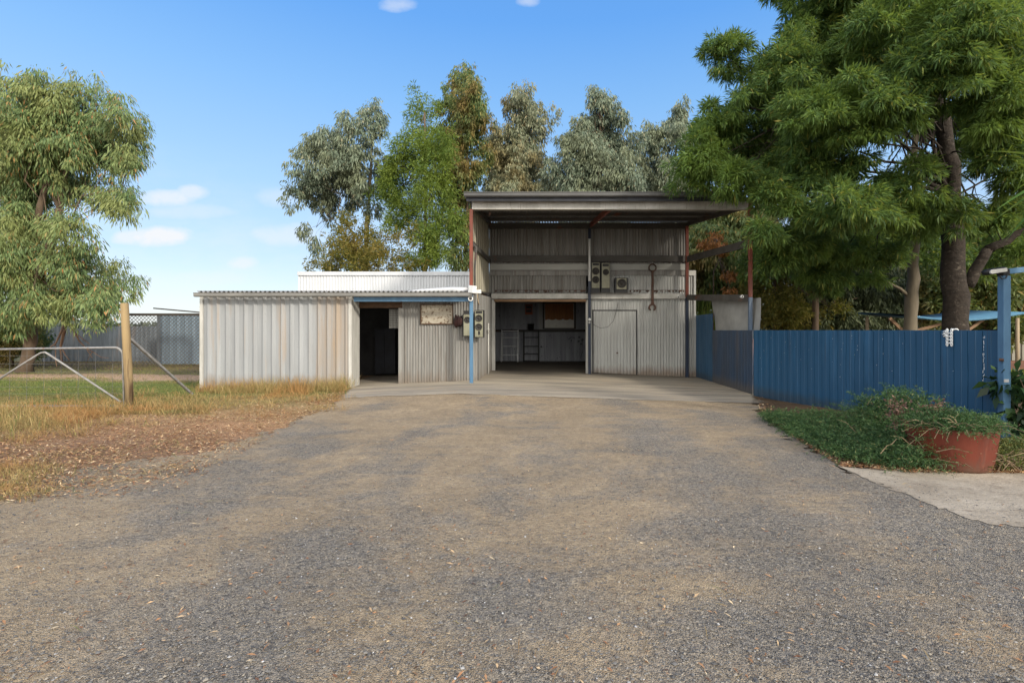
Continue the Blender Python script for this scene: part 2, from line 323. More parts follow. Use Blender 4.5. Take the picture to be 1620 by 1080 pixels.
class MB:
    def __init__(s): s.v = []; s.f = []
    def add(s, vs, fs):
        b = len(s.v); s.v += [tuple(v) for v in vs]; s.f += [tuple(i + b for i in f) for f in fs]; return s
    def box(s, x0, x1, y0, y1, z0, z1):
        vs = [(x, y, z) for z in (z0, z1) for y in (y0, y1) for x in (x0, x1)]
        return s.add(vs, [(0, 2, 3, 1), (4, 5, 7, 6), (0, 1, 5, 4), (2, 6, 7, 3), (0, 4, 6, 2), (1, 3, 7, 5)])
    def bar(s, p, q, w, h=None, up=(0, 0, 1)):
        h = h or w; p = Vector(p); q = Vector(q); d = (q - p).normalized(); up = Vector(up)
        if abs(d.dot(up)) > .98: up = Vector((0, 1, 0))
        a = d.cross(up).normalized() * w / 2; b = a.cross(d).normalized() * h / 2
        vs = [c + sa * a + sb * b for c in (p, q) for sb in (-1, 1) for sa in (-1, 1)]
        return s.add(vs, [(0, 2, 3, 1), (4, 5, 7, 6), (0, 1, 5, 4), (2, 6, 7, 3), (0, 4, 6, 2), (1, 3, 7, 5)])
    def tube(s, pts, rad, n=8, cap=True):
        pts = [Vector(p) for p in pts]
        if not hasattr(rad, '__len__'): rad = [rad] * len(pts)
        ref = Vector((.31, .77, .55)); vs = []; fs = []
        for i, p in enumerate(pts):
            d = (pts[min(i + 1, len(pts) - 1)] - pts[max(i - 1, 0)]).normalized()
            a = d.cross(ref)
            if a.length < .05: a = d.cross(Vector((1, 0, 0)))
            a.normalize(); b = d.cross(a)
            for k in range(n):
                t = 2 * math.pi * k / n; vs.append(p + (a * math.cos(t) + b * math.sin(t)) * rad[i])
        for i in range(len(pts) - 1):
            for k in range(n):
                fs.append((i * n + k, i * n + (k + 1) % n, (i + 1) * n + (k + 1) % n, (i + 1) * n + k))
        if cap:
            fs.append(tuple(reversed(range(n)))); fs.append(tuple(range((len(pts) - 1) * n, len(pts) * n)))
        return s.add(vs, fs)
    def lathe(s, c, prof, axis=(0, 0, 1), n=20):
        c = Vector(c); ax = Vector(axis).normalized()
        a = ax.cross(Vector((0, 0, 1)) if abs(ax.z) < .9 else Vector((1, 0, 0))).normalized(); b = ax.cross(a)
        vs = []; fs = []
        for r, z in prof:
            for k in range(n):
                t = 2 * math.pi * k / n; vs.append(c + ax * z + (a * math.cos(t) + b * math.sin(t)) * r)
        for i in range(len(prof) - 1):
            for k in range(n): fs.append((i * n + k, i * n + (k + 1) % n, (i + 1) * n + (k + 1) % n, (i + 1) * n + k))
        fs.append(tuple(reversed(range(n)))); fs.append(tuple(range((len(prof) - 1) * n, len(prof) * n)))
        return s.add(vs, fs)
    def sheet(s, A, B, C, D, pitch=.1, amp=.012, prof=None, rows=2, n=None, wob=0, seed=0, sub=8):
        """profiled sheet: A-B bottom edge, D-C top edge, ribs run from bottom to top; n = out direction"""
        A, B, C, D = map(Vector, (A, B, C, D))
        nn = Vector(n).normalized() if n else (B - A).cross(D - A).normalized()
        Ln = (B - A).length; k = max(1, int(round(Ln / pitch)))
        us, offs = [], []
        if prof is None:
            m = k * sub
            for i in range(m + 1): us.append(i / m); offs.append(amp * math.cos(2 * math.pi * i / sub))
        else:
            for j in range(k):
                for fr, o in prof: us.append((j + fr) / k); offs.append(o)
            us.append(1.); offs.append(prof[0][1])
        r = np.random.default_rng(seed); ph = r.uniform(0, 6, 4)
        vs = []; fs = []; w = len(us)
        for j in range(rows):
            v = j / (rows - 1)
            for u, o in zip(us, offs):
                wv = wob * (math.sin(u * 9 + ph[0] + v * 2) * math.sin(v * 5 + ph[1]) + .6 * math.sin(u * 31 + ph[2]) * math.sin(v * 11 + ph[3] + u * 7)) if wob else 0
                vs.append((A.lerp(B, u)).lerp(D.lerp(C, u), v) + nn * (o + wv))
        for j in range(rows - 1):
            for i in range(w - 1): fs.append((j * w + i, j * w + i + 1, (j + 1) * w + i + 1, (j + 1) * w + i))
        return s.add(vs, fs)
    def build(s, name, material, parent=None, smooth=False, bevel=0, label=None, org=None):
        if parent is not None: org = ORG[parent.name]
        elif org is None:
            a = np.array(s.v); org = Vector((a[:, 0].mean(), a[:, 1].mean(), a[:, 2].min()))
        me = bpy.data.meshes.new(name)
        me.from_pydata([(v[0] - org[0], v[1] - org[1], v[2] - org[2]) for v in s.v], [], s.f)
        if smooth: me.polygons.foreach_set('use_smooth', [True] * len(me.polygons))
        me.update()
        o = link(name, me, material, parent, Vector(org))
        if bevel:
            b = o.modifiers.new('edge', 'BEVEL'); b.width = bevel; b.segments = 2; b.limit_method = 'ANGLE'
        if label: o['label'] = label
        return o

def npmesh(name, verts, k, material, parent=None, org=(0, 0, 0), smooth=False):
    """verts (N*k,3): N separate k-gons"""
    org = ORG[parent.name] if parent is not None else Vector(org)
    verts = np.asarray(verts, np.float32).reshape(-1, 3) - np.array(org, np.float32)
    nv = len(verts); me = bpy.data.meshes.new(name)
    me.vertices.add(nv); me.vertices.foreach_set('co', verts.ravel())
    me.loops.add(nv); me.loops.foreach_set('vertex_index', np.arange(nv, dtype=np.int32))
    me.polygons.add(nv // k); me.polygons.foreach_set('loop_start', np.arange(0, nv, k, dtype=np.int32))
    me.update(calc_edges=True)
    return link(name, me, material, parent, org)

def rows(a): return a / np.maximum(np.linalg.norm(a, axis=1, keepdims=True), 1e-6)
def leaf_quads(r, base, d, ln, wd, curl=.12):
    n = len(base); d = rows(d)
    side = rows(np.cross(d, r.normal(size=(n, 3))))
    up = np.cross(side, d)
    ln = ln[:, None]; wd = wd[:, None]
    mid = base + d * ln * .45 + up * ln * curl
    tip = base + d * ln - np.array([0, 0, 1]) * ln * curl
    return np.stack([base, mid + side * wd, tip, mid - side * wd], 1).reshape(-1, 3)

def blob_clusters(r, blobs, per_m3, bough, percl, shell=.5, hang=False):
    """blobs -> boughs (leafy shelves) -> clusters; returns centres, outward dirs and the bough centres"""
    cen, out, bs = [], [], []
    for bl in blobs:
        c = np.array(bl[:3]); R = np.array(bl[3:6]); w = bl[6] if len(bl) > 6 else 1.
        nb = max(3, int(per_m3 * w * 4.19 * R.prod() ** .8))
        u = rows(r.normal(size=(nb, 3))); rad = r.uniform(shell, 1.0, (nb, 1)) + np.where(r.uniform(0, 1, (nb, 1)) < .12, r.uniform(.05, .35, (nb, 1)), 0)
        bc = c + u * rad * R; bs.append(bc)
        bsz = bough * r.uniform(.55, 1.3, nb)
        for b, z, uu in zip(bc, bsz, u):
            m = max(4, int(percl * (z / bough) ** 1.6))
            q = rows(r.normal(size=(m, 3)))
            if not hang: q[:, 2] = np.abs(q[:, 2]) * .95 - .42
            pos = b + q * r.uniform(.35, 1., (m, 1)) * z * (np.array([.95, .95, 1.1]) if hang else np.array([1.02, 1.02, .98]))
            cen.append(pos); out.append(q * .9 + uu * .6)
    return np.concatenate(cen), rows(np.concatenate(out)), np.concatenate(bs)

def crown(r, blobs, kind, per_m3, bough, percl, k, ln, wd, shell=.5):
    cen, out, bs = blob_clusters(r, blobs, per_m3, bough, percl, shell, kind != 'rosette')
    n = len(cen)
    c = np.repeat(cen, k, 0); o = np.repeat(out, k, 0); m = n * k
    rnd = rows(r.normal(size=(m, 3)))
    down = np.array([0, 0, -1.])
    cs = np.repeat(np.clip(r.lognormal(-.03, .28, n), .5, 1.6), k); L_ = ln * r.uniform(.6, 1.25, m) * cs; W_ = wd * r.uniform(.7, 1.3, m) * cs ** .6
    if kind == 'rosette':
        hg = np.repeat(r.uniform(.05, .85, n), k)[:, None]; d = rnd * .85 + o * .7 + down * hg; base = c + rnd * r.uniform(.01, .09, (m, 1))
    elif kind == 'hang':
        d = rnd * .42 + o * .25 + down * .85; base = c + rnd * r.uniform(.03, .22, (m, 1)) * (ln / .2)
    elif kind == 'open':
        d = rnd * .9 + o * .3 + down * .25; base = c + rnd * r.uniform(.02, .2, (m, 1)) * (ln / .2)
    else:
        d = rnd * .7 + o * .6 + np.array([0, 0, .55]); base = c + rnd * .05
    return leaf_quads(r, base, d, L_, W_), bs

def limb(mb, r, p, q, r0, r1, n=6, seg=5, wig=.06, sag=0.):
    p = Vector(p); q = Vector(q); ln = (q - p).length; pts = []; rad = []
    for i in range(seg + 1):
        t = i / seg
        w = Vector(r.normal(size=3)) * wig * ln * math.sin(math.pi * t) * .6
        pts.append(p.lerp(q, t) + w + Vector((0, 0, sag * ln * math.sin(math.pi * t)))); rad.append(r0 + (r1 - r0) * t ** .8)
    mb.tube(pts, rad, n); return pts

def px_blobs(lst, Y, r, dep=1.0, spread=.6):
    out = []
    for b in lst:
        px, py, rx, ry = b[:4]; w = b[4] if len(b) > 4 else 1.; y = Y + (b[5] if len(b) > 5 else r.uniform(-spread, spread))
        c = P(px, py, y); s = y / F
        out.append((c.x, c.y, c.z, rx * s, max(rx, ry) * s * dep * .85, ry * s, w))
    return out

def make_tree(name, label, cat, seed, base, trunk_pts, trunk_r, blobs, kind, leaf, bark, per_m3, bough, percl, k, ln, wd,
              group=None, limbs=True, twigs=5, shell=.5, limb_r=.35, trunk_n=12, extra=None):
    r = np.random.default_rng(seed)
    root = thing(name, label, cat, base, group)
    mb = MB()
    pts = [Vector(p) for p in trunk_pts]
    # smooth the trunk
    fine, rad = [], []
    for i in range(len(pts) - 1):
        for j in range(4):
            t = j / 4; fine.append(pts[i].lerp(pts[i + 1], t) + Vector(r.normal(size=3)) * trunk_r * .06)
            rad.append((trunk_r * (1 - .72 * (i + t) / (len(pts) - 1))) * (1 + .07 * r.normal()))
    fine.append(pts[-1]); rad.append(trunk_r * .25)
    rad[0] *= 1.22
    mb.tube(fine, rad, trunk_n)
    vs, bs = crown(r, blobs, kind, per_m3, bough, percl, k, ln, wd, shell)
    if limbs:
        for b in blobs:
            c = Vector(b[:3])
            cand = [(abs((c.z - f.z) - .55 * (Vector((c.x - f.x, c.y - f.y, 0))).length), i) for i, f in enumerate(fine) if i > len(fine) * .38]
            cand.sort(); i = cand[int(r.integers(0, min(12, len(cand))))][1]
            rr = max(.018, rad[i] * limb_r)
            lp = limb(mb, r, fine[i], c, rr, rr * .45, 7, 6, .07, .05)
            near = bs[np.argsort(np.linalg.norm((bs - np.array(c)) / np.array(b[3:6]), axis=1))[:twigs * 3]]
            for q in near[::3][:twigs]:
                limb(mb, r, lp[r.integers(3, len(lp))], q, rr * .42, rr * .1, 5, 4, .08)
    if extra: extra(mb, r)
    mb.build('trunk', M[bark], root, smooth=True)
    npmesh('crown', vs, 4, L[leaf], root)
    return root

# ------------------------------------------------------------------ setting: ground, driveway, slab, path
def nonuni(lo, hi, fine_lo, fine_hi, step, grow=1.25):
    xs = list(np.arange(fine_lo, fine_hi + 1e-6, step)); s = step
    a = fine_hi
    while a < hi: s *= grow; a += s; xs.append(a)
    s = step; a = fine_lo
    while a > lo: s *= grow; a -= s; xs.insert(0, a)
    return np.array(xs)
gx = nonuni(-700, 700, -16, 14, .35); gy = nonuni(-40, 900, -6, 30, .35)
XX, YY = np.meshgrid(gx, gy)
ZZ = hgt(XX, YY) - .02
mb = MB(); w = len(gx)
mb.v = [(float(x), float(y), float(z)) for x, y, z in zip(XX.ravel(), YY.ravel(), ZZ.ravel())]
mb.f = [(j * w + i, j * w + i + 1, (j + 1) * w + i + 1, (j + 1) * w + i) for j in range(len(gy) - 1) for i in range(w - 1)]
tag(mb.build('ground', M['ground'], None, smooth=True, org=Vector((0, 0, 0))), kind='structure')

def inpoly(x, y, poly):
    ins = np.zeros(x.shape, bool); n = len(poly)
    for i in range(n):
        x0, y0 = poly[i][:2]; x1, y1 = poly[(i + 1) % n][:2]
        if y0 == y1: continue
        c = ((y0 > y) != (y1 > y)) & (x < (x1 - x0) * (y - y0) / (y1 - y0) + x0); ins ^= c
    return ins

def region(name, poly, step, lift, material, jit, seed=1, und=0.):
    r = np.random.default_rng(seed); p = np.array([(q[0], q[1]) for q in poly])
    xs = np.arange(p[:, 0].min() - step, p[:, 0].max() + step, step); ys = np.arange(p[:, 1].min() - step, p[:, 1].max() + step, step)
    X, Y = np.meshgrid(xs, ys)
    X = X + r.uniform(-.3, .3, X.shape) * step; Y = Y + r.uniform(-.3, .3, Y.shape) * step
    cx = (X[:-1, :-1] + X[1:, 1:]) / 2; cy = (Y[:-1, :-1] + Y[1:, 1:]) / 2
    jx = jit * (np.sin(cx * 5.1 + cy * 3.3) * .5 + np.sin(cx * 13.7 - cy * 9.1) * .3 + r.normal(size=cx.shape) * .35)
    jy = jit * (np.sin(cx * 4.3 - cy * 6.1 + 2) * .5 + np.sin(cx * 11.3 + cy * 12.1) * .3 + r.normal(size=cx.shape) * .35)
    ins = inpoly(cx + jx, cy + jy, p)
    Z = hgt(X, Y) + lift
    if und: Z = Z + und * (np.sin(X * 1.3 + Y * .7) * np.sin(Y * 1.1 - X * .4) + .5 * np.sin(X * 3.1 + 1) * np.sin(Y * 2.7))
    wd = X.shape[1]; idx = np.arange(X.size).reshape(X.shape)
    J, I = np.nonzero(ins)
    fs = np.stack([idx[J, I], idx[J, I + 1], idx[J + 1, I + 1], idx[J + 1, I]], 1)
    used, inv = np.unique(fs, return_inverse=True); fs = inv.reshape(fs.shape)
    m = MB(); m.v = [tuple(map(float, t)) for t in np.stack([X.ravel(), Y.ravel(), Z.ravel()], 1)[used]]; m.f = [tuple(map(int, f)) for f in fs]
    o = m.build(name, material, None, smooth=True, org=Vector((0, 0, 0)))
    return tag(o, kind='structure')

drive_left = [G(545, 629), G(505, 650), G(460, 668), G(400, 690), G(345, 708), G(290, 718), G(230, 726), G(150, 736), G(80, 752), G(0, 770)]
drive_right = [G(1640, 800), G(1560, 795), G(1478, 770), G(1400, 748), G(1330, 741), G(1288, 710), G(1242, 682), G(1212, 655), G(1196, 634)]
drive_poly = drive_left + [Vector((-14, 4.4, 0)), Vector((-14, -6, 0)), Vector((14, -6, 0)), Vector((14, 4.3, 0))] + drive_right + [Vector((5.2, 11.6, 0)), Vector((-4.6, 11.6, 0))]
region('gravel_driveway', drive_poly, .075, 0.0, M['gravel'], .13, 3, .004)

# concrete slab of the bay: a sheet with a real front edge
def slab_poly():
    return [G(541, 630), G(620, 629), G(760, 629), G(900, 631), G(1050, 632), G(1194, 633), Vector((5.3, 12.7, 0)), Vector((5.3, 17.6, 0)), Vector((3.3, 17.6, 0)), Vector((3.3, 24.4, 0)),
            Vector((-3.2, 24.4, 0)), Vector((-3.2, 17.6, 0)), Vector((-5.6, 17.6, 0)), Vector((-5.6, 13.5, 0)), Vector((-5.1, 13.45, 0))]
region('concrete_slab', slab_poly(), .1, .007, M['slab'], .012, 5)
region('concrete_path', [G(1328, 737), G(1400, 742), G(1470, 745), G(1560, 746), Vector((7.5, 5.6, 0)), Vector((7.5, 3.9, 0)), G(1622, 834), G(1560, 832), G(1478, 800), G(1400, 768)], .05, .0045, M['path'], .03, 6, .004)

# ------------------------------------------------------------------ scatter: gravel, litter, grasses
def stones(n, seed):
    r = np.random.default_rng(seed)
    y = 1.75 * (7.0 / 1.75) ** r.uniform(0, 1, n) ** 1.15
    x = r.uniform(-1.18, 1.0, n) * y
    ok = inpoly(x, y, np.array([(q[0], q[1]) for q in drive_poly])); x = x[ok]; y = y[ok]; n = len(x)
    s = np.clip(r.lognormal(-5.4, .42, n), .0025, .014)
    octa = np.array([(1, 0, 0), (0, 1, 0), (-1, 0, 0), (0, -1, 0), (0, 0, 1), (0, 0, -.6)], float)
    v = np.repeat(octa[None], n, 0) * r.uniform(.6, 1.25, (n, 6, 1))
    v *= np.stack([s, s * r.uniform(.6, 1, n), s * r.uniform(.4, .75, n)], 1)[:, None, :]
    a = r.uniform(0, 6.28, n); ca, sa = np.cos(a)[:, None], np.sin(a)[:, None]
    vx = v[:, :, 0] * ca - v[:, :, 1] * sa; vy = v[:, :, 0] * sa + v[:, :, 1] * ca
    v = np.stack([vx + x[:, None], vy + y[:, None], v[:, :, 2] + s[:, None] * .22 + .003], 2)
    tri = np.array([(0, 1, 4), (1, 2, 4), (2, 3, 4), (3, 0, 4)])
    fs = (tri[None] + (np.arange(n) * 6)[:, None, None]).reshape(-1, 3)
    me = bpy.data.meshes.new('gravel'); me.vertices.add(n * 6); me.vertices.foreach_set('co', v.astype(np.float32).ravel())
    me.loops.add(fs.size); me.loops.foreach_set('vertex_index', fs.ravel().astype(np.int32))
    me.polygons.add(len(fs)); me.polygons.foreach_set('loop_start', np.arange(0, fs.size, 3, dtype=np.int32)); me.update(calc_edges=True)
    a = N('loose_stones'); g = a.n('ShaderNodeNewGeometry')
    c = a.ramp(g.outputs['Random Per Island'], [(0, (.11, .105, .10)), (.3, (.19, .178, .16)), (.55, (.27, .245, .205)), (.8, (.36, .31, .24)), (.94, (.30, .19, .12)), (.97, (.42, .40, .37)), (.995, (.66, .64, .60))], 'CONSTANT')
    a.pbr(c, .85, 0, None, .3)
    tag(link('loose_gravel', me, a.m, None, Vector((0, 0, 0))), kind='stuff')
stones(52000, 11)

def flat_litter(name, n, seed, sampler, ln, wd, material, tilt=.25):
    r = np.random.default_rng(seed); x, y = sampler(r, n); n = len(x)
    a = r.uniform(0, 6.28, n); d = np.stack([np.cos(a), np.sin(a), r.normal(0, tilt, n) * .6], 1)
    L_ = ln * r.uniform(.5, 1.5, n); d = rows(d)
    side = rows(np.cross(d, np.array([0, 0, 1.])) + np.stack([np.zeros(n), np.zeros(n), r.normal(0, tilt, n)], 1))
    z = hgt(x, y) + .010 + np.abs(d[:, 2]) * L_ * .4
    b = np.stack([x, y, z], 1) - d * L_[:, None] * .5; W_ = (wd * r.uniform(.6, 1.4, n))[:, None]
    mid = b + d * L_[:, None] * .5 + np.array([0, 0, 1]) * L_[:, None] * .08
    v = np.stack([b, mid + side * W_, b + d * L_[:, None], mid - side * W_], 1)
    return tag(npmesh(name, v.reshape(-1, 3), 4, material), kind='stuff')

DP = np.array([(q[0], q[1]) for q in drive_poly])
def on_drive(r, n):
    y = 2 * (11. / 2) ** r.uniform(0, 1, n); x = r.uniform(-1.1, .98, n) * y
    ok = inpoly(x, y, DP); return x[ok], y[ok]
flat_litter('fallen_leaves', 1500, 21, on_drive, .035, .005, L['chips'])
flat_litter('straw_bits', 170, 22, on_drive, .11, .0016, L['straw'])
def verge_pts(r, n):
    # reddish leaf-litter bank between the paddock and the gravel
    px = r.uniform(-60, 545, n); top = np.interp(px, [-60, 60, 200, 320, 440, 545], [690, 682, 655, 648, 632, 618])
    bot = np.interp(px, [-60, 0, 150, 285, 352, 455, 545], [812, 800, 788, 776, 735, 678, 630])
    t = r.uniform(0, 1, n) ** .9; py = top + (bot - top) * t
    y = 1200. / (py - CY); x = (px - CX) / F * y
    cl_ = .5 + .5 * np.sin(x * 2.3 + 1.3 * np.sin(y * 1.9)) * np.sin(y * 2.9 + np.sin(x * 3.7))
    keep = r.uniform(0, 1, n) < np.interp(t, [0, .25, .5, .8, 1], [1, .9, .6, .3, .12]) * (.25 + .9 * cl_)
    return x[keep], y[keep]
flat_litter('bark_litter', 34000, 23, verge_pts, .045, .005, L['chips'], .45)
flat_litter('dry_straw', 11000, 123, verge_pts, .13, .0022, L['straw'], .35)
def right_bed(r, n):
    px = r.uniform(1200, 1640, n); py = np.interp(px, [1195, 1242, 1330, 1440, 1640], [640, 684, 738, 748, 750]) - np.abs(r.normal(0, 10, n))
    y = 1200. / (py - CY); return (px - CX) / F * y, y
flat_litter('garden_litter', 2600, 24, right_bed, .05, .008, L['chips'], .5)

def blades(name, n, seed, sampler, hmin, hmax, wd, material, lean=.5, clump=0):
    r = np.random.default_rng(seed); x, y, sc = sampler(r, n); n = len(x)
    if clump:
        k = max(2, n // clump); q = (k * r.uniform(0, 1, n) ** 1.5).astype(int); cx = x[q]; cy = y[q]; big = r.lognormal(-.25, .45, n)[q]; sc = sc[q] * np.clip(big, .3, 1.5)
        x = cx + r.normal(0, .07, n) * (.5 + big); y = cy + r.normal(0, .07, n) * (.5 + big)
    a = r.uniform(0, 6.28, n); l_ = np.abs(r.normal(0, lean, n))
    d = rows(np.stack([np.cos(a) * l_, np.sin(a) * l_, np.ones(n)], 1)); h = r.uniform(hmin, hmax, n) * sc
    z = hgt(x, y) - .02; b = np.stack([x, y, z], 1)
    face = rows(np.stack([np.sin(a + 1), np.cos(a + 1), np.zeros(n)], 1)) * (wd * (1 + y * .035))[:, None]
    mid = b + d * h[:, None] * .55; tip = b + d * h[:, None] * .95 + np.stack([np.cos(a), np.sin(a), -.6 * np.ones(n)], 1) * (l_ * h * .35)[:, None]
    v = np.stack([b - face * .6, mid - face * .5, tip, mid + face * .5], 1)
    return tag(npmesh(name, v.reshape(-1, 3), 4, material), kind='stuff')
def paddock(r, n):
    y = 9.2 + 15 * r.uniform(0, 1, n) ** 1.5; px = r.uniform(-120, 330, n); x = (px - CX) / F * y
    path = np.abs(y - 16.6 - .35 * np.sin(x * .7)) < .9 + .25 * np.sin(x * 1.9)
    keep = ~path | (r.uniform(0, 1, n) < .12)
    far = (y > 17.6) & (r.uniform(0, 1, n) > .55); keep &= ~far
    keep &= ~((y > 13.3) & (x > X_(322, 13.4)))
    return x[keep], y[keep], np.ones(keep.sum())
blades('paddock_grass', 120000, 31, paddock, .02, .085, .006, L['grass'], .8)
def verge_top(r, n):
    px = r.uniform(-80, 548, n); c = np.interp(px, [-80, 60, 200, 320, 440, 548], [668, 668, 640, 636, 622, 616])
    py = c + r.normal(0, 13, n); py = np.minimum(py, c + 34); y = 1200. / (py - CY)
    x = (px - CX) / F * y; keep = ~((y > 13.25) & (x > X_(320, 13.4)))
    sc = np.interp(px, [-80, 0, 200, 330, 545], [1.1, 1.1, 1., .75, .7])
    return x[keep], y[keep], sc[keep]
blades('dry_verge_grass', 30000, 32, verge_top, .05, .27, .0048, L['straw'], 1.1, 46)
def verge_tufts(r, n):
    px = np.concatenate([r.uniform(-40, 90, n // 3), r.uniform(90, 420, n - n // 3)]); py = np.concatenate([r.uniform(735, 790, n // 3), r.uniform(655, 712, n - n // 3)])
    y = 1200. / (py - CY); return (px - CX) / F * y, y, np.ones(n) * .75
blades('dry_tufts', 3600, 33, verge_tufts, .06, .2, .0036, L['straw'], .9, 60)
def gate_foot(r, n):
    px = r.uniform(-80, 330, n); y = 9.75 - np.abs(r.normal(0, .22, n)); return (px - CX) / F * y, y, np.ones(n)
blades('grass_at_gate', 3600, 35, gate_foot, .05, .24, .0045, L['straw'], 1.0, 30)
def wall_foot(r, n):
    px = r.uniform(320, 550, n); y = np.full(n, 13.2) - np.abs(r.normal(0, .35, n)); return (px - CX) / F * y, y, np.interp(px, [320, 545, 550], [.75, 1., .6])
blades('grass_at_shed_wall', 9000, 34, wall_foot, .12, .42, .004, L['straw'], .4, 18)

# ------------------------------------------------------------------ the tall open bay with its low rear shed (one building)
YF, YB, YR = 13.27, 17.5, 24.0
def fx(px): return X_(px, YF)
def bx(px): return X_(px, YB)
bay = thing('open_bay_shed', 'tall open-fronted corrugated iron shed with skillion roof on red posts', 'shed', (1.7, 15.4, 0))
zg = lambda x, y: hz(x, y) - .015
# back wall cladding, upper and lower
xl, xr, xe = bx(774), bx(1087), bx(1098)
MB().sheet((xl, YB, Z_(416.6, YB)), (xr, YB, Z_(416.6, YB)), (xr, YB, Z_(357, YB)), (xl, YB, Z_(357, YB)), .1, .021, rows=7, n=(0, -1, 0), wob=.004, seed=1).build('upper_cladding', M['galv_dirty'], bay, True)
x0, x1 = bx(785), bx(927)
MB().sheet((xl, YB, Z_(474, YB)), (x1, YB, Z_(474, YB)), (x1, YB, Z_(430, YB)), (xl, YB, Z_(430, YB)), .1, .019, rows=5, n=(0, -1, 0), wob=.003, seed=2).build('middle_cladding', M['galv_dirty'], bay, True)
def lower_right():
    m = MB()
    a, b = bx(931), xe
    dl, dr, dt = bx(937), bx(1008), Z_(490, YB)
    seg = [(a, dl), (dr, b)]
    for (u, v) in seg:
        m.sheet((u, YB, zg(u, YB)), (v, YB, zg(v, YB)), (v, YB, Z_(432, YB)), (u, YB, Z_(432, YB)), .1 if v - u > .3 else .06, .018, rows=8, n=(0, -1, 0), wob=.004, seed=3)
    m.sheet((dl, YB, dt), (dr, YB, dt), (dr, YB, Z_(432, YB)), (dl, YB, Z_(432, YB)), .1, .012, rows=3, n=(0, -1, 0))
    return m.build('wall_cladding', M['galv_wall'], bay, True)
lower_right()
# hatch door
dl, dr, dt = bx(937.5), bx(1007.5), Z_(490.5, YB)
door = MB().sheet((dl + .03, YB + .0, zg(dl, YB) + .05), (dr - .03, YB, zg(dr, YB) + .03), (dr - .03, YB, dt - .03), (dl + .03, YB, dt - .03), .11, .015, rows=6, n=(0, -1, 0), wob=.003, seed=4).build('door', M['galv_wall'], bay, True)
m = MB(); yy = YB + .03
m.bar((dl, yy, zg(dl, YB)), (dl, yy, dt), .03); m.bar((dr, yy, zg(dr, YB)), (dr, yy, dt), .035); m.bar((dl, yy, dt), (dr, yy, dt), .03)
m.box(dl, dr, YB + .06, YB + .08, 0, dt)
m.build('frame', M['room_dark'], door)
m = MB(); m.lathe((bx(976), YB - .04, Z_(558, YB)), [(.025, 0), (.03, .015), (.03, .03), (.0, .035)], (0, -1, 0), 10); m.build('handle', M['rust'], door)
# hanging cable across hatch
cab = [P(978, 478, YB - .05), P(975, 492, YB - .06), P(970, 508, YB - .06), P(962, 517, YB - .06), P(950, 519, YB - .06), P(940, 514, YB - .06), P(934, 506, YB - .08)]
tag(MB().tube(cab, .006, 6).build('hanging_cable', M['black']), 'thin dark cable looped across the hatch door of the open bay', 'cable')
# girts and beams on the back wall
def hbeam(name, mt, y0, y1, px0, px1, front, depth, **k):
    return MB().box(bx(px0), bx(px1), YB - front - depth, YB - front, Z_(y1, YB), Z_(y0, YB)).build(name, M[mt], bay, bevel=.004, **k)
hbeam('top_beam', 'girt', 353.4, 362.5, 774, 1088, .02, .12)
hbeam('girt', 'girt', 405, 414.5, 774, 1088, .02, .10)
MB().box(bx(774), bx(1087.5), YB + .03, YB + .05, Z_(433, YB), Z_(411, YB)).build('backing', M['girt'], bay)  # added strip, closes the gap where bright sky showed through
hbeam('flashing', 'board', 417.5, 427.5, 775, 1086, .02, .03)
hbeam('capping', 'galv_dirty', 428.3, 436, 775, 1086, .03, .04)
MB().box(bx(1084), xe + .05, YB - .06, YB - .02, Z_(436, YB), Z_(428, YB)).build('capping', M['trim_white'], bay)
MB().box(xe - .02, xe + .05, YB - .05, YB + .05, zg(xe, YB), Z_(436.2, YB)).build('corner_trim', M['galv_wall'], bay)
hbeam('lintel_beam', 'beam', 465, 473, 778, 1088, .03, .14)
hbeam('timber_lintel', 'timber', 474, 477.5, 783, 927, .02, .12)
# ragged rusty lap edge of the sheets
r = np.random.default_rng(5)
for pa, pb in ((783, 928), (996, 1082)):
    m = MB(); vs = []; px = pa
    while px < pb:
        h = r.choice([.5, .6, 2.6, 3.4, 4.6], p=[.28, .2, .22, .2, .1]); w_ = r.uniform(1.0, 2.2)
        for q in (px, px + w_):
            z1 = Z_(458.7, YB); vs += [(bx(q), YB - .026, z1), (bx(q), YB - .026, z1 - h / F * YB)]
        px += w_ + .05
    k = len(vs) // 2; m.add(vs, [(2 * i, 2 * i + 1, 2 * i + 3, 2 * i + 2) for i in range(k - 1)]); m.build('lap_edge', M['rust'], bay)
# door jambs of the opening
for a, b in ((777, 783.5), (926.5, 932)):
    MB().box(bx(a), bx(b), YB - .06, YB + .04, zg(bx(a), YB), Z_(474.2, YB)).build('jamb', M['trim_white'], bay, bevel=.005)
# mid post with lamp tube, back-right post
def post(px, w_, y0, y1, Y, mt, label=None):
    x = X_(px, Y); return MB().box(x - w_ / 2, x + w_ / 2, Y - w_ / 2, Y + w_ / 2, y1, y0).build('post', M[mt], bay, bevel=.006, label=label)
post(932.5, .09, Z_(362, 17.2), zg(X_(932, 17.2), 17.2), 17.2, 'dkblue_post', 'dark blue post between opening and hatch')
post(1086.8, .10, Z_(470, 17.2), zg(X_(1087, 17.2), 17.2), 17.2, 'dkblue_post', 'dark blue foot of the back corner post')
post(1086.8, .10, Z_(358, 17.2), Z_(469.8, 17.2), 17.2, 'rustpost', 'rust red back corner post')
post(745.5, .085, Z_(331.2, YF), Z_(465, YF), YF, 'rustpost')
post(1187, .09, Z_(305, 13.2), Z_(470, 13.2), 13.2, 'rustpost')
post(1187, .09, Z_(470.2, 13.2), zg(X_(1187, 13.2), 13.2), 13.2, 'blue_grey', 'blue grey lower half of front right post')
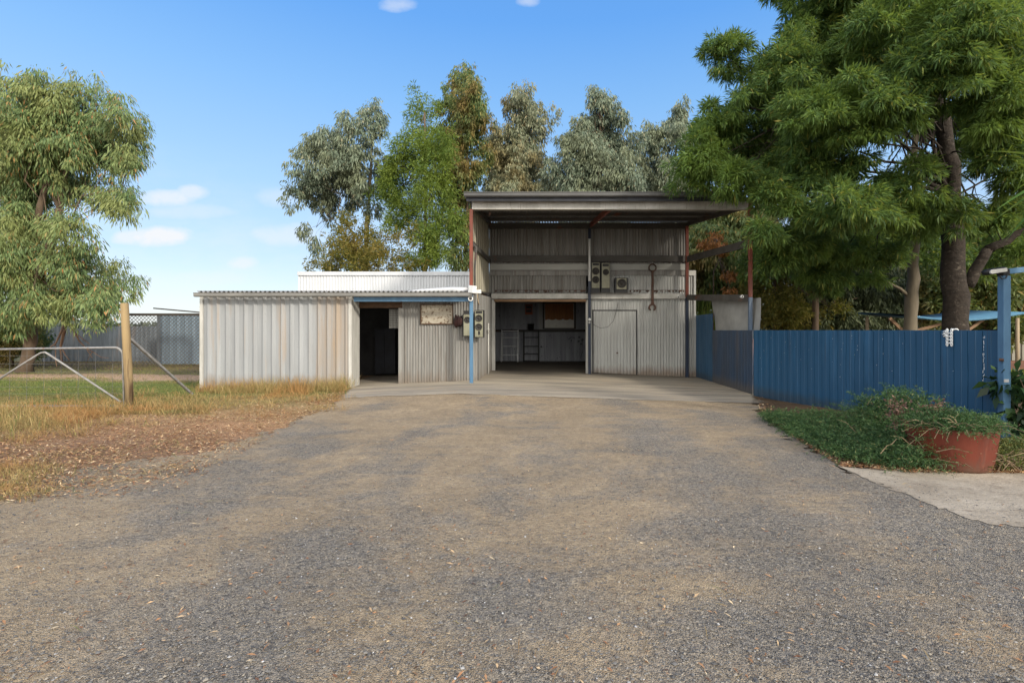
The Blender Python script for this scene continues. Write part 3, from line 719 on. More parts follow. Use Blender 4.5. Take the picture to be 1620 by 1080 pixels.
# front beam, gutter, fascia
xa, xb = fx(747), fx(1183)
MB().box(xa, xb, YF - .05, YF + .10, Z_(331, YF - .05), Z_(318.6, YF - .05)).build('front_beam', M['beam'], bay, bevel=.006)
yg = YF - .30
def gutter(m, p, q, h, d):
    p = Vector(p); q = Vector(q)
    prof = [(0, 0), (-d * .8, 0), (-d, h * .25), (-d, h * .8), (-d * 1.12, h * .86), (-d * 1.12, h), (-d * .98, h), (-d * .9, h * .82), (-d * .88, h * .12), (-.01, h * .06), (-.01, h)]
    n = len(prof); vs = [(e.x, e.y + a, e.z + b) for e in (p, q) for a, b in prof]
    fs = [(i, i + 1, n + i + 1, n + i) for i in range(n - 1)] + [(2, 1, 0, 9, 8), (n + 0, n + 1, n + 2, n + 8, n + 9)]
    return m.add(vs, fs)
m = gutter(MB(), (X_(734.5, yg), yg + .02, Z_(312.2, yg)), (X_(1179, yg), yg + .02, Z_(311.6, yg)), .115, .11)
for px in np.linspace(770, 1165, 8):
    x = X_(px, yg - .1); m.box(x - .015, x + .015, yg - .106, yg + .02, Z_(305.5, yg), Z_(304.6, yg))
m.build('gutter', M['gutter'], bay)
MB().box(X_(738, yg + .04), X_(1180, yg + .04), yg + .022, yg + .05, Z_(318.2, yg + .03), Z_(305.8, yg + .03)).build('fascia', M['fascia'], bay)
# roof: corrugated, rising to the back
zr0, zr1 = Z_(314.5, YF - .2), Z_(351.5, YB)
slope = (zr1 + .05 - zr0) / (YB - YF + .2)
yb2 = YB + .45; zb2 = zr0 + slope * (yb2 - (YF - .2))
MB().sheet((fx(737), YF - .24, zr0), (fx(1183), YF - .24, zr0), (bx(1096), yb2, zb2), (bx(767), yb2, zb2), .1, .024, rows=2, n=(0, 0, 1)).build('roof', M['roof'], bay, True)
for yy in (14.35, 15.45, 16.55):
    z = zr0 + slope * (yy - YF + .2) - .075
    t = (yy - YF) / (YB - YF)
    MB().box(fx(750) * (1 - t) + bx(777) * t, fx(1180) * (1 - t) + bx(1086) * t, yy - .04, yy + .04, z - .04, z + .045).build('purlin', M['girt'], bay)
def rafter(pa, pb, w_, h_, mt='girt'):
    return MB().bar(pa, pb, w_, h_).build('rafter', M[mt], bay)
rafter((fx(967), YF + .1, Z_(327, YF)), (bx(934), YB - .15, Z_(357, YB)), .07, .15, 'rustpost')
rafter((fx(1181), YF + .1, Z_(325, YF)), (bx(1087), YB - .15, Z_(355, YB)), .07, .14)
rafter((fx(750), YF + .1, Z_(327, YF)), (bx(777), YB - .15, Z_(355, YB)), .06, .14)
MB().tube([P(774, 332, 13.5), P(775.5, 338, 13.5), P(774, 342, 13.5)], [.008, .03, .008], 6).build('hook', M['rust'], bay)
# side girts
def sgirt(pa, pb, h_, mt): MB().bar(pa, pb, .06, h_).build('side_girt', M[mt], bay)
sgirt(P(1186, 384.5, YF - .02), P(1087, 410, YB - .3), .2, 'girt')
sgirt(P(1186, 471.5, YF - .02), P(1087, 470.5, YB - .3), .19, 'girt')
sgirt(P(748, 386, YF + .05), P(775, 413, YB - .1), .14, 'girt')
# left side wall, sheeted above the lean-to, with the folded strap against it
xs0, xs1 = fx(745), bx(774)
zt = lambda y: zr0 + slope * (y - YF + .2) - .03
ymid = YF + .7
pr = [(0, 0), (.78, 0), (.83, .018), (.95, .018)]
MB().sheet((xs0 - .02, YF + .03, Z_(386, YF)), (xs1 - .02, YB, Z_(413, YB)), (xs1 - .02, YB, zt(YB)), (xs0 - .02, YF + .03, zt(YF)), .45, 0, pr, 2, n=(1, 0, 0)).build('side_cladding', M['side_sheet'], bay)
MB().sheet((xs0 - .02, YF + .35, Z_(462, YF)), (xs1 - .02, YB, Z_(464, YB)), (xs1 - .02, YB, Z_(413, YB)), (xs0 - .02, YF + .35, Z_(388, YF)), .45, 0, pr, 2, n=(1, 0, 0)).build('side_cladding', M['side_sheet'], bay)
m = MB(); m.tube([P(749, 386, YF + .15), P(753, 392, YF + .15), P(752.5, 404, YF + .15), P(751, 425, YF + .15), P(751.5, 460, YF + .15)], [.03, .045, .035, .03, .03], 6)
m.build('strap', M['girt'], bay)
MB().bar(P(750, 461, YF + .3), P(777, 464, YB - .1), .05, .05).build('side_rail', M['girt'], bay)
MB().box(X_(752, 14.3), X_(752, 14.3) + .03, 14.1, YB - .1, Z_(475, 15.4) , Z_(462, 15.4)).build('side_band', M['timber'], bay)
# the lower side wall of the bay, from the recess back to the jamb
sA, sB = (X_(756, 14.0), 14.0), (bx(778), YB)
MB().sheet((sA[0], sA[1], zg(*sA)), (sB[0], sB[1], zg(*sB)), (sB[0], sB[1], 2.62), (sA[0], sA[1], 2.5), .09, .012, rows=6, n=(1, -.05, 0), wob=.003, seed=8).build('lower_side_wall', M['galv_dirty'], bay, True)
# rear shed body (white wall, roof) and the workshop inside
xw0 = bx(472)
MB().sheet((xw0, YB, 0), (bx(774.5), YB, 0), (bx(774.5), YB, Z_(435.5, YB)), (xw0, YB, Z_(435.5, YB)), .1, .012, rows=3, n=(0, -1, 0)).build('rear_wall', M['white_sheet'], bay, True)
MB().box(xw0 - .02, bx(743.5), YB - .05, YB + .02, Z_(436, YB), Z_(429.8, YB)).build('capping', M['white_sheet'], bay, bevel=.008)
m = MB(); m.box(xw0, xe, YB + .04, 26, 3.36, 3.42); m.build('rear_roof', M['roof'], bay)
m = MB(); m.box(xw0, xw0 + .05, YB + .05, 26, 0, 3.35); m.box(xe - .05, xe, YB + .06, 26, 0, 3.35); m.box(xw0 + .06, xe - .06, 25.9, 26, 0, 3.35)
m.build('rear_shell', M['galv_dirty'], bay)
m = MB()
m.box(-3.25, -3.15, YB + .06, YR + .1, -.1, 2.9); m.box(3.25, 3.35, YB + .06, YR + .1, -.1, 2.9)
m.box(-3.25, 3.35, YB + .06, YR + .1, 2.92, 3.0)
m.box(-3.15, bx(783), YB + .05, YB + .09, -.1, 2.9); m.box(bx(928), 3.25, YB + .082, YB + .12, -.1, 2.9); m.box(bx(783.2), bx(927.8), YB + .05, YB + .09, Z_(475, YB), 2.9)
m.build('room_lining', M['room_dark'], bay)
zr = -.04
tp = [(0, 0), (.55, 0), (.62, .022), (.85, .022), (.93, 0)]
MB().sheet((-3.1, YR, zr), (3.2, YR, zr), (3.2, YR, 2.9), (-3.1, YR, 2.9), .19, 0, tp, 2, n=(0, -1, 0)).build('room_wall', M['room'], bay)
MB().box(-3.1, 3.2, YR - .12, YR - .03, Z_(525, YR), Z_(521, YR)).build('room_rail', M['girt'], bay)
MB().box(X_(853, YR), X_(857.5, YR), YR - .1, YR - .03, Z_(520.8, YR), Z_(478, YR)).build('room_stud', M['galv'], bay)
MB().box(-3.1, 3.2, YR - .08, YR - .03, zr, zr + .07).build('skirting', M['room_dark'], bay)
# window with scalloped blind
def rx(px): return X_(px, YR)
def rz_(py): return Z_(py, YR)
m = MB(); yy0, yy1 = YR - .10, YR - .035
for (a, b, c, d) in ((858.5, 861.5, 477.5, 520.5), (908, 911, 477.5, 520.5)): m.box(rx(a), rx(b), yy0, yy1, rz_(d), rz_(c))
m.box(rx(861.6), rx(907.9), yy0, yy1, rz_(480), rz_(477.5)); m.box(rx(861.6), rx(907.9), yy0, yy1, rz_(520.5), rz_(518.8))
win = m.build('window', M['girt'], bay)
MB().box(rx(861.7), rx(907.8), YR - .06, YR - .04, rz_(518.6), rz_(480.2)).build('pane', M['pane'], win)
m = MB(); n = 48; vs = []
for i in range(n + 1):
    u = i / n; px = 862.2 + 45 * u; pl = .008 * math.sin(u * 60)
    vs += [(rx(px), YR - .085 + pl, rz_(480.5)), (rx(px), YR - .085 + pl, rz_(504.5 + 1.6 * abs(math.cos(u * math.pi * 4))))]
m.add(vs, [(2 * i, 2 * i + 1, 2 * i + 3, 2 * i + 2) for i in range(n)]); m.build('blind', M['blind'], win, True)

# things in the workshop
lad = thing('step_ladder', 'silver step ladder standing against the workshop back wall', 'ladder', (rx(806), YR - .5, zr))
yl = YR - .35
m = MB(); 
for px in (793.5, 819.5): MB().bar((X_(px, yl), yl - .15, zr), (X_(px, yl), yl + .12, Z_(521.5, yl)), .035, .06).build('rail', M['alu'], lad)
for py, dy in ((523, .11), (533.5, .05), (547, -.02), (560.5, -.09)):
    MB().box(X_(794.5, yl), X_(818.5, yl), yl + dy - .05, yl + dy + .05, Z_(py + 1, yl), Z_(py, yl)).build('tread', M['alu'], lad)
for px in (794, 819): MB().bar((X_(px, yl), yl + .14, Z_(522.5, yl)), (X_(px, yl), yl + .31, zr), .03, .03).build('back_leg', M['alu'], lad)
sh = thing('shelf_rack', 'low black open shelf rack beside the step ladder', 'shelf', (rx(840), YR - .3, zr))
ys = YR - .3
for px in (828.8, 852.2): MB().box(X_(px, ys) - .03, X_(px, ys) + .03, ys - .15, ys + .15, zr, Z_(522, ys)).build('side_frame', M['black'], sh)
for py in (523, 533, 547, 559, 570): MB().box(X_(829.8, ys), X_(851.2, ys), ys - .145, ys + .145, Z_(py + 1.2, ys), Z_(py, ys)).build('shelf', M['black'], sh)
bk = thing('bucket', 'dark bucket standing on top of the black shelf rack', 'bucket', (X_(840, ys), ys, Z_(522, ys)))
m = MB(); m.lathe((X_(840, ys), ys, Z_(522, ys) + .002), [(.12, 0), (.155, .27), (.17, .275), (.17, .29), (.14, .29), (.11, .03)], n=18); m.build('body', M['black'], bk, True)
pl = thing('wall_plate', 'small red and black sign plate hung on the workshop wall', 'sign', (rx(837), YR - .05, rz_(500)))
MB().box(rx(831), rx(842.5), YR - .045, YR - .03, rz_(497.5), rz_(481)).build('backing', M['poster_red'], pl)
m = MB(); m.box(rx(832.3), rx(841.2), YR - .05, YR - .046, rz_(494), rz_(482.2)); m.build('panel', M['black'], pl)
for (a, b, c, d) in ((833, 840.5, 483, 484.2), (833, 840.5, 488.3, 489.8)): MB().box(rx(a), rx(b), YR - .053, YR - .051, rz_(d), rz_(c)).build('stripe', M['poster_red'], pl)
m = MB(); m.tube([(rx(837), YR - .05, rz_(497)), (rx(837), YR - .06, rz_(512))], .006, 5); m.build('cord', M['black'], pl)
ir = []
for i in range(22):
    t = i / 21; ir.append((rx(899 + 10 * t), YR - .14, rz_(537 - 3.5 * math.sin(t * 2.6))))
m = MB().tube(ir, .012, 6)
for cx_, cy_, rr in ((916, 533.5, .05), (921, 538, .07), (915, 540, .05), (919, 544, .045)):
    m.tube([(rx(cx_) + rr * (1 - i / 22) * math.cos(i * .55), YR - .13, rz_(cy_) + rr * (1 - i / 22) * math.sin(i * .55)) for i in range(17)], .011, 5)
m.tube([(rx(921), YR - .13, rz_(535)), (rx(922), YR - .13, rz_(552)), (rx(918), YR - .13, rz_(566))], .009, 5)
tag(m.build('wrought_iron_hook', M['black']), 'black scrolled wrought iron hanger on the workshop back wall', 'hanger')

# ------------------------------------------------------------------ low lean-to shed on the left
lean = thing('lean_to_shed', 'low lean-to shed with pale ribbed front wall and dark doorway', 'shed', (-6, 13.6, 0))
YL = 13.42
wl, wr = X_(320.5, YL), X_(553, YL)
rib = [(0, 0), (.60, 0), (.63, .05), (.70, .05), (.96, 0)]
ztop = Z_(468.5, YL)
MB().sheet((wl, YL, hz(wl, YL) - .02), (wr, YL, hz(wr, YL) - .02), (wr, YL, ztop), (wl, YL, ztop), .243, 0, rib, 10, n=(0, -1, 0), wob=.004, seed=4).build('front_wall', M['shed_front'], lean)
MB().box(wl - .05, wl + .03, YL - .045, YL + .05, hz(wl, YL) - .02, ztop).build('corner_trim', M['trim_white'], lean)
MB().box(wr - .01, wr + .075, YL - .05, YL + .06, hz(wr, YL) - .02, ztop).build('corner_trim', M['trim_white'], lean)
YW = 13.97
wd0, wd1 = X_(566, YW), X_(631, YW)
MB().box(wr + .01, wr + .06, YL + .062, YW + .02, hz(wr, YL) - .02, ztop).build('return_wall', M['trim_white'], lean)
# recess wall right of the doorway
xa2, xb2 = X_(636.5, YW), X_(757, YW)
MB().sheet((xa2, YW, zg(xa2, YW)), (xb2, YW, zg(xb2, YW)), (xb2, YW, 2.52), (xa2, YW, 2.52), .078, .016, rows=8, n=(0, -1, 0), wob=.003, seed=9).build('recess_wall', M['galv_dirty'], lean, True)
MB().box(wr + .062, wd1 + .1, YW - .02, YW + .03, Z_(487, YW), 2.52).build('door_header', M['brown'], lean)
for a, b in ((560.5, 566), (631, 636.5)):
    MB().box(X_(a, YW), X_(b, YW), YW - .05, YW + .04, zg(X_(a, YW), YW), Z_(487.3, YW)).build('door_jamb', M['galv_dirty'], lean, bevel=.004)
# roof, gutter, lintel, post, shell
zlg = Z_(461.5, 13.2)
yl0 = 13.18
lslope = .075
MB().sheet((X_(311, yl0), yl0, zlg), (X_(744, yl0), yl0, zlg), (X_(744, yl0), YB - .02, zlg + lslope * (YB - yl0)), (X_(311, yl0), YB - .02, zlg + lslope * (YB - yl0)), .118, .026, rows=2, n=(0, 0, 1)).build('roof', M['roof_light'], lean, True)
m = gutter(MB(), (X_(310, 13.15), 13.15, Z_(469.6, 13.15)), (X_(748, 13.15), 13.15, Z_(469.2, 13.15)), .105, .10)
m.build('gutter', M['gutter_light'], lean)
MB().box(X_(560, YF), X_(743, YF), YF - .03, YF + .05, Z_(477, YF), Z_(470, YF)).build('lintel', M['blue_post'], lean, bevel=.005)
xp = X_(745.8, YF)
MB().box(xp - .045, xp + .045, YF - .045, YF + .045, hz(xp, YF) - .02, Z_(466, YF)).build('post', M['blue_post'], lean, bevel=.006)
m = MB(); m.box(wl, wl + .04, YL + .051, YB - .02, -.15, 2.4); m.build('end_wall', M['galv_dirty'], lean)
m = MB(); m.box(wl + .05, wr, YL + .06, YL + .08, -.1, ztop - .02); m.box(wl + .1, wd1 + .5, YB - .12, YB - .06, -.05, 2.5); m.box(wd1 + .6, wd1 + .64, YW + .05, YB - .1, -.05, 2.5)  # near-black sheets, with a partition added to keep the doorway dark
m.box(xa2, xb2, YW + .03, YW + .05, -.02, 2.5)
m.build('blackout_lining', M['room_dark'], lean)
# mesh window inside the doorway, its daylight given by a pale board
gw = thing('mesh_window_panel', 'wire mesh window inside the doorway, pale board standing in for daylight', 'panel', (X_(624, 14.25), 14.25, 1.5))
y_ = 14.3
MB().box(X_(615.5, y_), X_(633, y_), y_, y_ + .02, Z_(519, y_), Z_(489, y_)).build('backing', M['board'], gw)
m = MB()
for px in np.linspace(616, 632, 8): m.box(X_(px, y_) - .005, X_(px, y_) + .005, y_ - .012, y_ - .002, Z_(519, y_), Z_(489, y_))
for py in np.linspace(489, 519, 12): m.box(X_(615.5, y_), X_(633, y_), y_ - .022, y_ - .0125, Z_(py, y_) - .005, Z_(py, y_) + .005)
m.build('grid', M['girt'], gw)
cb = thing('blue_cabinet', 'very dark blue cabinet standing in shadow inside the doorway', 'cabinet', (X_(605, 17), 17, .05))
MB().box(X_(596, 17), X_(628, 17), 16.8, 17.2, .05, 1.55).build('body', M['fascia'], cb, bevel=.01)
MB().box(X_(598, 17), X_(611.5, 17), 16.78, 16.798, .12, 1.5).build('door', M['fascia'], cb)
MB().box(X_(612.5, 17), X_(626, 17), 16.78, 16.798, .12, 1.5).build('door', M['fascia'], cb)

# ------------------------------------------------------------------ things hung on the walls
def speaker(name, label, px0, px1, py0, py1, Y, depth, cones, tweeter=None, port=None, base=None, group=None, side=2.2):
    c = P((px0 + px1) / 2, py1, Y); t = thing(name, label, 'speaker', (c.x, Y + depth / 2, c.z), group)
    x0, x1, z0, z1 = X_(px0, Y), X_(px1, Y), Z_(py1, Y), Z_(py0, Y)
    e = side / F * Y * .5
    MB().box(x0 - e, x1 + e, Y, Y + depth, z0 - .02, z1 + .02).build('cabinet', M['black'], t, bevel=.006)
    MB().box(x0, x1, Y - .018, Y - .001, z0, z1).build('front_panel', M['spk_wood'], t, bevel=.004)
    for (cx, cy, rp) in cones:
        rr = rp / F * Y; cc = (X_(cx, Y), Y - .019, Z_(cy, Y))
        w_ = MB().lathe(cc, [(rr * 1.02, 0), (rr * 1.02, .014), (rr * .86, .018), (rr * .8, .008), (rr * .45, .0), (rr * .3, .001), (rr * .28, .012), (rr * .12, .02)], (0, -1, 0), 24).build('woofer', M['cone'], t, True)
    if tweeter:
        a, b, c_, d = tweeter; MB().box(X_(a, Y), X_(b, Y), Y - .026, Y - .0185, Z_(d, Y), Z_(c_, Y)).build('tweeter', M['black'], t, bevel=.004)
    if port:
        a, b, c_, d = port; MB().box(X_(a, Y), X_(b, Y), Y - .025, Y - .0185, Z_(d, Y), Z_(c_, Y)).build('port', M['black'], t, bevel=.01)
    if base:
        MB().box(x0 - e * .8, x1 + e * .8, Y + .01, Y + depth - .02, Z_(base, Y), z0 - .022).build('plinth', M['black'], t)
    return t
YS = YB - .36
speaker('tower_speaker', 'tower speaker with two woofers on the beam beside the dark post', 936.2, 948.6, 415.5, 455.5, YS, .3, [(942.3, 429, 5.6), (942.3, 442.5, 5.6)], (937.6, 947.6, 416.5, 420), base=463.4)
speaker('tower_speaker', 'tower speaker with a single woofer, standing between its twin and the squat speaker', 952.0, 964.4, 416.5, 455.5, YS, .3, [(958.4, 430.5, 4.8)], (953.4, 963, 417.6, 421.5), base=463.4)
speaker('subwoofer', 'squat square speaker with one big cone on the beam', 975.5, 991, 440, 457.5, YS, .3, [(983.6, 448.3, 7)], base=463.4, side=5)
YQ = YW - .26
speaker('wall_speaker', 'beige speaker half hidden by the blue post on recess wall', 733.5, 746, 497.5, 531, YW - .22, .2, [(739.5, 506, 5)], (734, 744, 491.5, 496), side=3)
speaker('wall_speaker', 'beige two-cone speaker on the wall right of the blue post', 751.5, 764, 491.5, 533, YQ, .2, [(757.6, 503.4, 5.4), (757.6, 517, 5.4)], (753, 763, 492, 495.8), (756.5, 759.6, 523.5, 529.5))
MB_ = MB().box(X_(930, YB), X_(998, YB), YS - .02, YB - .03, Z_(465, YB) + .001, Z_(464.2, YB)).build('speaker_ledge', M['girt'], bay)
# giant spanner
def spanner():
    Y = YB - .22; m = MB(); t = .05
    cx, cz = X_(1032.3, Y), Z_(423.5, Y); R, r_ = .142, .098; n = 28; vs = []; fs = []
    for k in range(n):
        a = 2 * math.pi * k / n
        for rr, yy in ((R, -t / 2), (r_, -t / 2), (r_, t / 2), (R, t / 2)): vs.append((cx + rr * math.cos(a), Y + yy, cz + rr * math.sin(a)))
    for k in range(n):
        for j in range(4): fs.append((k * 4 + j, k * 4 + (j + 1) % 4, ((k + 1) % n) * 4 + (j + 1) % 4, ((k + 1) % n) * 4 + j))
    m.add(vs, fs)
    # open jaw
    jx, jz = X_(1031.8, Y), Z_(486.5, Y); vs = []; fs = []; n2 = 18
    for k in range(n2 + 1):
        a = math.radians(-62 + 304 * k / n2); ro = .135 if 0 < k < n2 else .12; ri = .075
        for rr, yy in ((ro, -t / 2), (ri, -t / 2), (ri, t / 2), (ro, t / 2)): vs.append((jx + rr * math.cos(a), Y + yy, jz + rr * math.sin(a)))
    for k in range(n2):
        for j in range(4): fs.append((k * 4 + j, k * 4 + (j + 1) % 4, (k + 1) * 4 + (j + 1) % 4, (k + 1) * 4 + j))
    fs += [(3, 2, 1, 0), (n2 * 4, n2 * 4 + 1, n2 * 4 + 2, n2 * 4 + 3)]; m.add(vs, fs)
    ta, tb = cz - R + .012, jz + .115
    vs = [(cx + s * w_ / 2, Y + yy, z) for z, w_ in ((ta + .03, .12), (ta - .06, .075), ((ta + tb) / 2, .085), (tb + .08, .09), (tb - .03, .14)) for yy in (-.02, .02) for s in (-1, 1)]
    fs = []
    for i in range(4):
        a = i * 4; b = a + 4; fs += [(a, a + 1, b + 1, b), (a + 1, a + 3, b + 3, b + 1), (a + 3, a + 2, b + 2, b + 3), (a + 2, a, b, b + 2)]
    fs += [(0, 2, 3, 1), (16, 17, 19, 18)]; m.add(vs, fs)
    tag(m.build('giant_spanner', M['rust'], None, bevel=.006), 'giant rusty ring and open-end spanner hung on the corrugated wall', 'spanner')
spanner()
# lamp tube on the mid post
lt = thing('tube_lamp', 'grey fluorescent tube batten fixed upright on the dark post', 'lamp', (X_(932, 17.05), 17.05, Z_(445, 17.05)))
MB().box(X_(930.7, 17.1), X_(934.6, 17.1), 17.08, 17.15, Z_(444.5, 17.1), Z_(377.5, 17.1)).build('batten', M['tube'], lt, bevel=.01)
MB().tube([(X_(932.6, 17.1), 17.05, Z_(443, 17.1)), (X_(932.6, 17.1), 17.05, Z_(379, 17.1))], .018, 10).build('tube', M['white'], lt, True)
bl = thing('bulb_socket', 'small white bulb socket on the dark post beside the hatch', 'lamp', (X_(932, 17.1), 17.1, Z_(510, 17.1)))
MB().lathe((X_(932.5, 17.15), 17.14, Z_(505.3, 17.15)), [(.02, 0), (.045, .03), (.05, .06), (.035, .09), (.0, .10)], (0, -1, 0), 12).build('bulb', M['white'], bl, True)
MB().box(X_(931, 17.1), X_(934, 17.1), 17.08, 17.15, Z_(511.5, 17.1), Z_(508.5, 17.1)).build('switch', M['board'], bl)
def camera_dome(label, px, py, Y, rp):
    c = P(px, py, Y); t = thing('security_camera', label, 'camera', c); rr = rp / F * Y
    MB().lathe(c, [(rr * .7, -.10), (rr, -.02), (rr, .02), (rr * .72, .03), (rr * .6, .01)], (0, -1, 0), 18).build('housing', M['white'], t, True)
    MB().lathe((c.x, c.y, c.z), [(rr * .58, .011), (rr * .5, .028), (rr * .2, .034)], (0, -1, 0), 14).build('lens', M['black'], t, True)
camera_dome('white round security camera under the gutter at top of the blue post', 744.5, 472.5, YF - .12, 3.9)
camera_dome('small white security camera on galvanised beam by back corner post', 1073, 470, YB - .26, 2.0)
camera_dome('white camera on the side girt above the grey canvas sheet', 1174, 469, 13.2, 2.2)
# rusty board
sb = thing('notice_board', 'rust-speckled pale board in brown frame on the recess wall', 'board', (X_(690, YW), YW - .06, Z_(513, YW)))
yy = YW - .03
MB().box(X_(667, yy), X_(715.5, yy), yy - .02, yy, Z_(511.5, yy), Z_(482.5, yy)).build('panel', M['signboard'], sb)
m = MB()
for a, b, c, d in ((665.6, 667, 481, 513), (715.6, 717, 481, 513)): m.box(X_(a, yy), X_(b, yy), yy - .035, yy, Z_(d, yy), Z_(c, yy))
m.box(X_(667.1, yy), X_(715.4, yy), yy - .035, yy, Z_(482.4, yy), Z_(481, yy)); m.box(X_(667.1, yy), X_(715.4, yy), yy - .035, yy, Z_(513, yy), Z_(511.6, yy))
m.build('frame', M['brown'], sb)
m = MB(); yy = YW - .1
for i in range(3):
    m.tube([P(721 + i * 4, 498 + i, yy), P(722 + i * 4, 505, yy - .05), P(721 + i * 4, 512, yy - .03), P(722 + i * 3, 517 - i, yy)], [.02, .06, .07, .03], 8)
tag(m.build('hanging_rag', M['red_dark'], None, True), 'dark reddish bundle of cloth hanging between notice board and speaker', 'rag')
# floodlight, white roll on the lean-to roof, junction box, pipe
m = MB(); pts = [P(645, 461, 13.35), P(665, 459.8, 13.35), P(690, 458.8, 13.35), P(715, 458, 13.35), P(741, 459, 13.35)]
m.tube(pts, [.022, .04, .055, .07, .075], 12); tag(m.build('rolled_sheet', M['white_sheet'], None, True), 'long white tapering roll lying along the lean-to roof edge', 'roll')
fl = thing('floodlight', 'white square floodlight at the corner of lean-to gutter', 'floodlight', P(747, 463, 13.1))
c = P(747.5, 457.5, 13.05)
m = MB(); m.bar(c + Vector((-.07, .06, .01)), c + Vector((.07, -.06, -.015)), .13, .19); m.build('head', M['white'], fl, bevel=.012)
m = MB(); m.bar(c + Vector((-.05, .08, -.02)), P(745.5, 465, 13.2), .02, .02); m.build('bracket', M['white'], fl)
jb = thing('junction_box', 'cream junction box with short conduit above the speaker', 'junction box', P(757, 465, 14.0))
yj = 13.62
MB().box(X_(753, yj), X_(761, yj), yj, yj + .08, Z_(464.2, yj), Z_(458, yj)).build('box', M['white'], jb, bevel=.008)
m = MB(); m.tube([(X_(755.3, yj), yj + .04, Z_(464.3, yj)), (X_(755.2, yj), yj + .04, Z_(470, yj)), (X_(756.5, yj), yj + .06, Z_(478, yj)), (X_(757, yj), yj + .1, Z_(481, yj))], .014, 7); m.build('conduit', M['pole_wood'], jb, True)
wp = thing('water_pipe', 'pale upright water pipe with tap on the bay side wall', 'pipe', (X_(772, 15.9), 15.9, 0))
xq = sA[0] + (sB[0] - sA[0]) * .58 + .05; yq = sA[1] + (sB[1] - sA[1]) * .58
MB().tube([(xq, yq, hz(xq, yq)), (xq, yq, 1.72)], .028, 8).build('pipe', M['trim_white'], wp, True)
m = MB(); m.tube([(xq, yq, 1.45), (xq + .02, yq - .16, 1.46), (xq + .03, yq - .2, 1.40)], .02, 7); m.tube([(xq - .03, yq - .13, 1.52), (xq + .06, yq - .13, 1.52)], .014, 6); m.tube([(xq + .02, yq - .13, 1.46), (xq + .02, yq - .13, 1.52)], .012, 6)
m.build('tap', M['trim_white'], wp, True)

# ------------------------------------------------------------------ right: fences, lamp post, canvas, shelter
Ff, Fn = Vector((X_(1192, 12.6), 12.6, 0)), Vector((X_(1580, 7.14), 7.14, 0))
fn = Vector((-(Fn - Ff).y, (Fn - Ff).x, 0)).normalized()
if fn.x > 0: fn = -fn
bf = thing('blue_fence', 'bright blue sheet metal fence behind the shrubs and red planter', 'fence', (Ff + Fn) / 2)
pan = [(0, 0), (.44, 0), (.47, .006), (.50, .006), (.53, 0), (.93, 0), (.94, -.012), (.985, -.012), (.99, 0)]
MB().sheet((Ff.x, Ff.y, hz(Ff.x, Ff.y) - .03), (Fn.x, Fn.y, -.03), (Fn.x, Fn.y, 1.497), (Ff.x, Ff.y, 1.497), .205, 0, pan, 6, n=fn, wob=.004, seed=12).build('panel', M['blue_fence'], bf)
bkn = -fn
m = MB()
for z in (.35, 1.25): m.bar(Ff + bkn * .05 + Vector((0, 0, z)), Fn + bkn * .05 + Vector((0, 0, z)), .04, .06)
m.build('rail', M['blue_post'], bf)
m = MB(); r = np.random.default_rng(3)
for i in range(26):
    u = .965 + r.normal(0, .0012); z = 1.42 - i * .027 + r.normal(0, .008); q = Ff.lerp(Fn, u) + fn * .004; h_ = r.uniform(.004, .02); d_ = (Fn - Ff).normalized() * r.uniform(.002, .005)
    MB().add([q - d_ + Vector((0, 0, z - h_)), q + d_ + Vector((0, 0, z - h_ * 1.1)), q + d_ * .7 + Vector((0, 0, z + h_)), q - d_ * .8 + Vector((0, 0, z + h_ * .8))], [(0, 1, 2, 3)]).build('paint_splash', M['white'], bf)
for i in range(30):
    u = r.uniform(.05, .97); z = r.uniform(.5, 1.45); q = Ff.lerp(Fn, u) + fn * .009; h_ = r.uniform(.003, .008); d_ = (Fn - Ff).normalized() * r.uniform(.003, .006)
    MB().add([q - d_ + Vector((0, 0, z - h_)), q + d_ + Vector((0, 0, z - h_ * 1.1)), q + d_ * .7 + Vector((0, 0, z + h_)), q - d_ * .8 + Vector((0, 0, z + h_ * .8))], [(0, 1, 2, 3)]).build('paint_splash', M['white'], bf)
# weathered section running back to the shed
sf = thing('weathered_fence', 'dull weathered blue fence section beneath the grey canvas', 'fence', (5.28, 15, 0))
Wm = Vector((X_(1127, 15.7), 15.7, 0)); We = Vector((xe + .06, YB - .02, 0))
wn = Vector((-1, 0, 0))
p2 = [(0, 0), (.44, 0), (.47, .006), (.50, .006), (.53, 0), (.92, 0), (.94, -.014), (.98, -.014), (.99, 0)]
Fg = Ff + Vector((.0, .06, 0))
MB().sheet((We.x, We.y, hz(We.x, We.y) - .03), (Wm.x, Wm.y, hz(Wm.x, Wm.y) - .03), (Wm.x, Wm.y, Z_(496, 15.7)), (We.x, We.y, Z_(499, YB)), .2, 0, p2, 2, n=wn).build('tall_panel', M['blue_fence'], sf)
MB().sheet((Wm.x, Wm.y, hz(Wm.x, Wm.y) - .03), (Fg.x, Fg.y, hz(Fg.x, Fg.y) - .03), (Fg.x, Fg.y, 1.495), (Wm.x, Wm.y, 1.495), .2, 0, p2, 3, n=wn).build('panel', M['shade_fence'], sf)
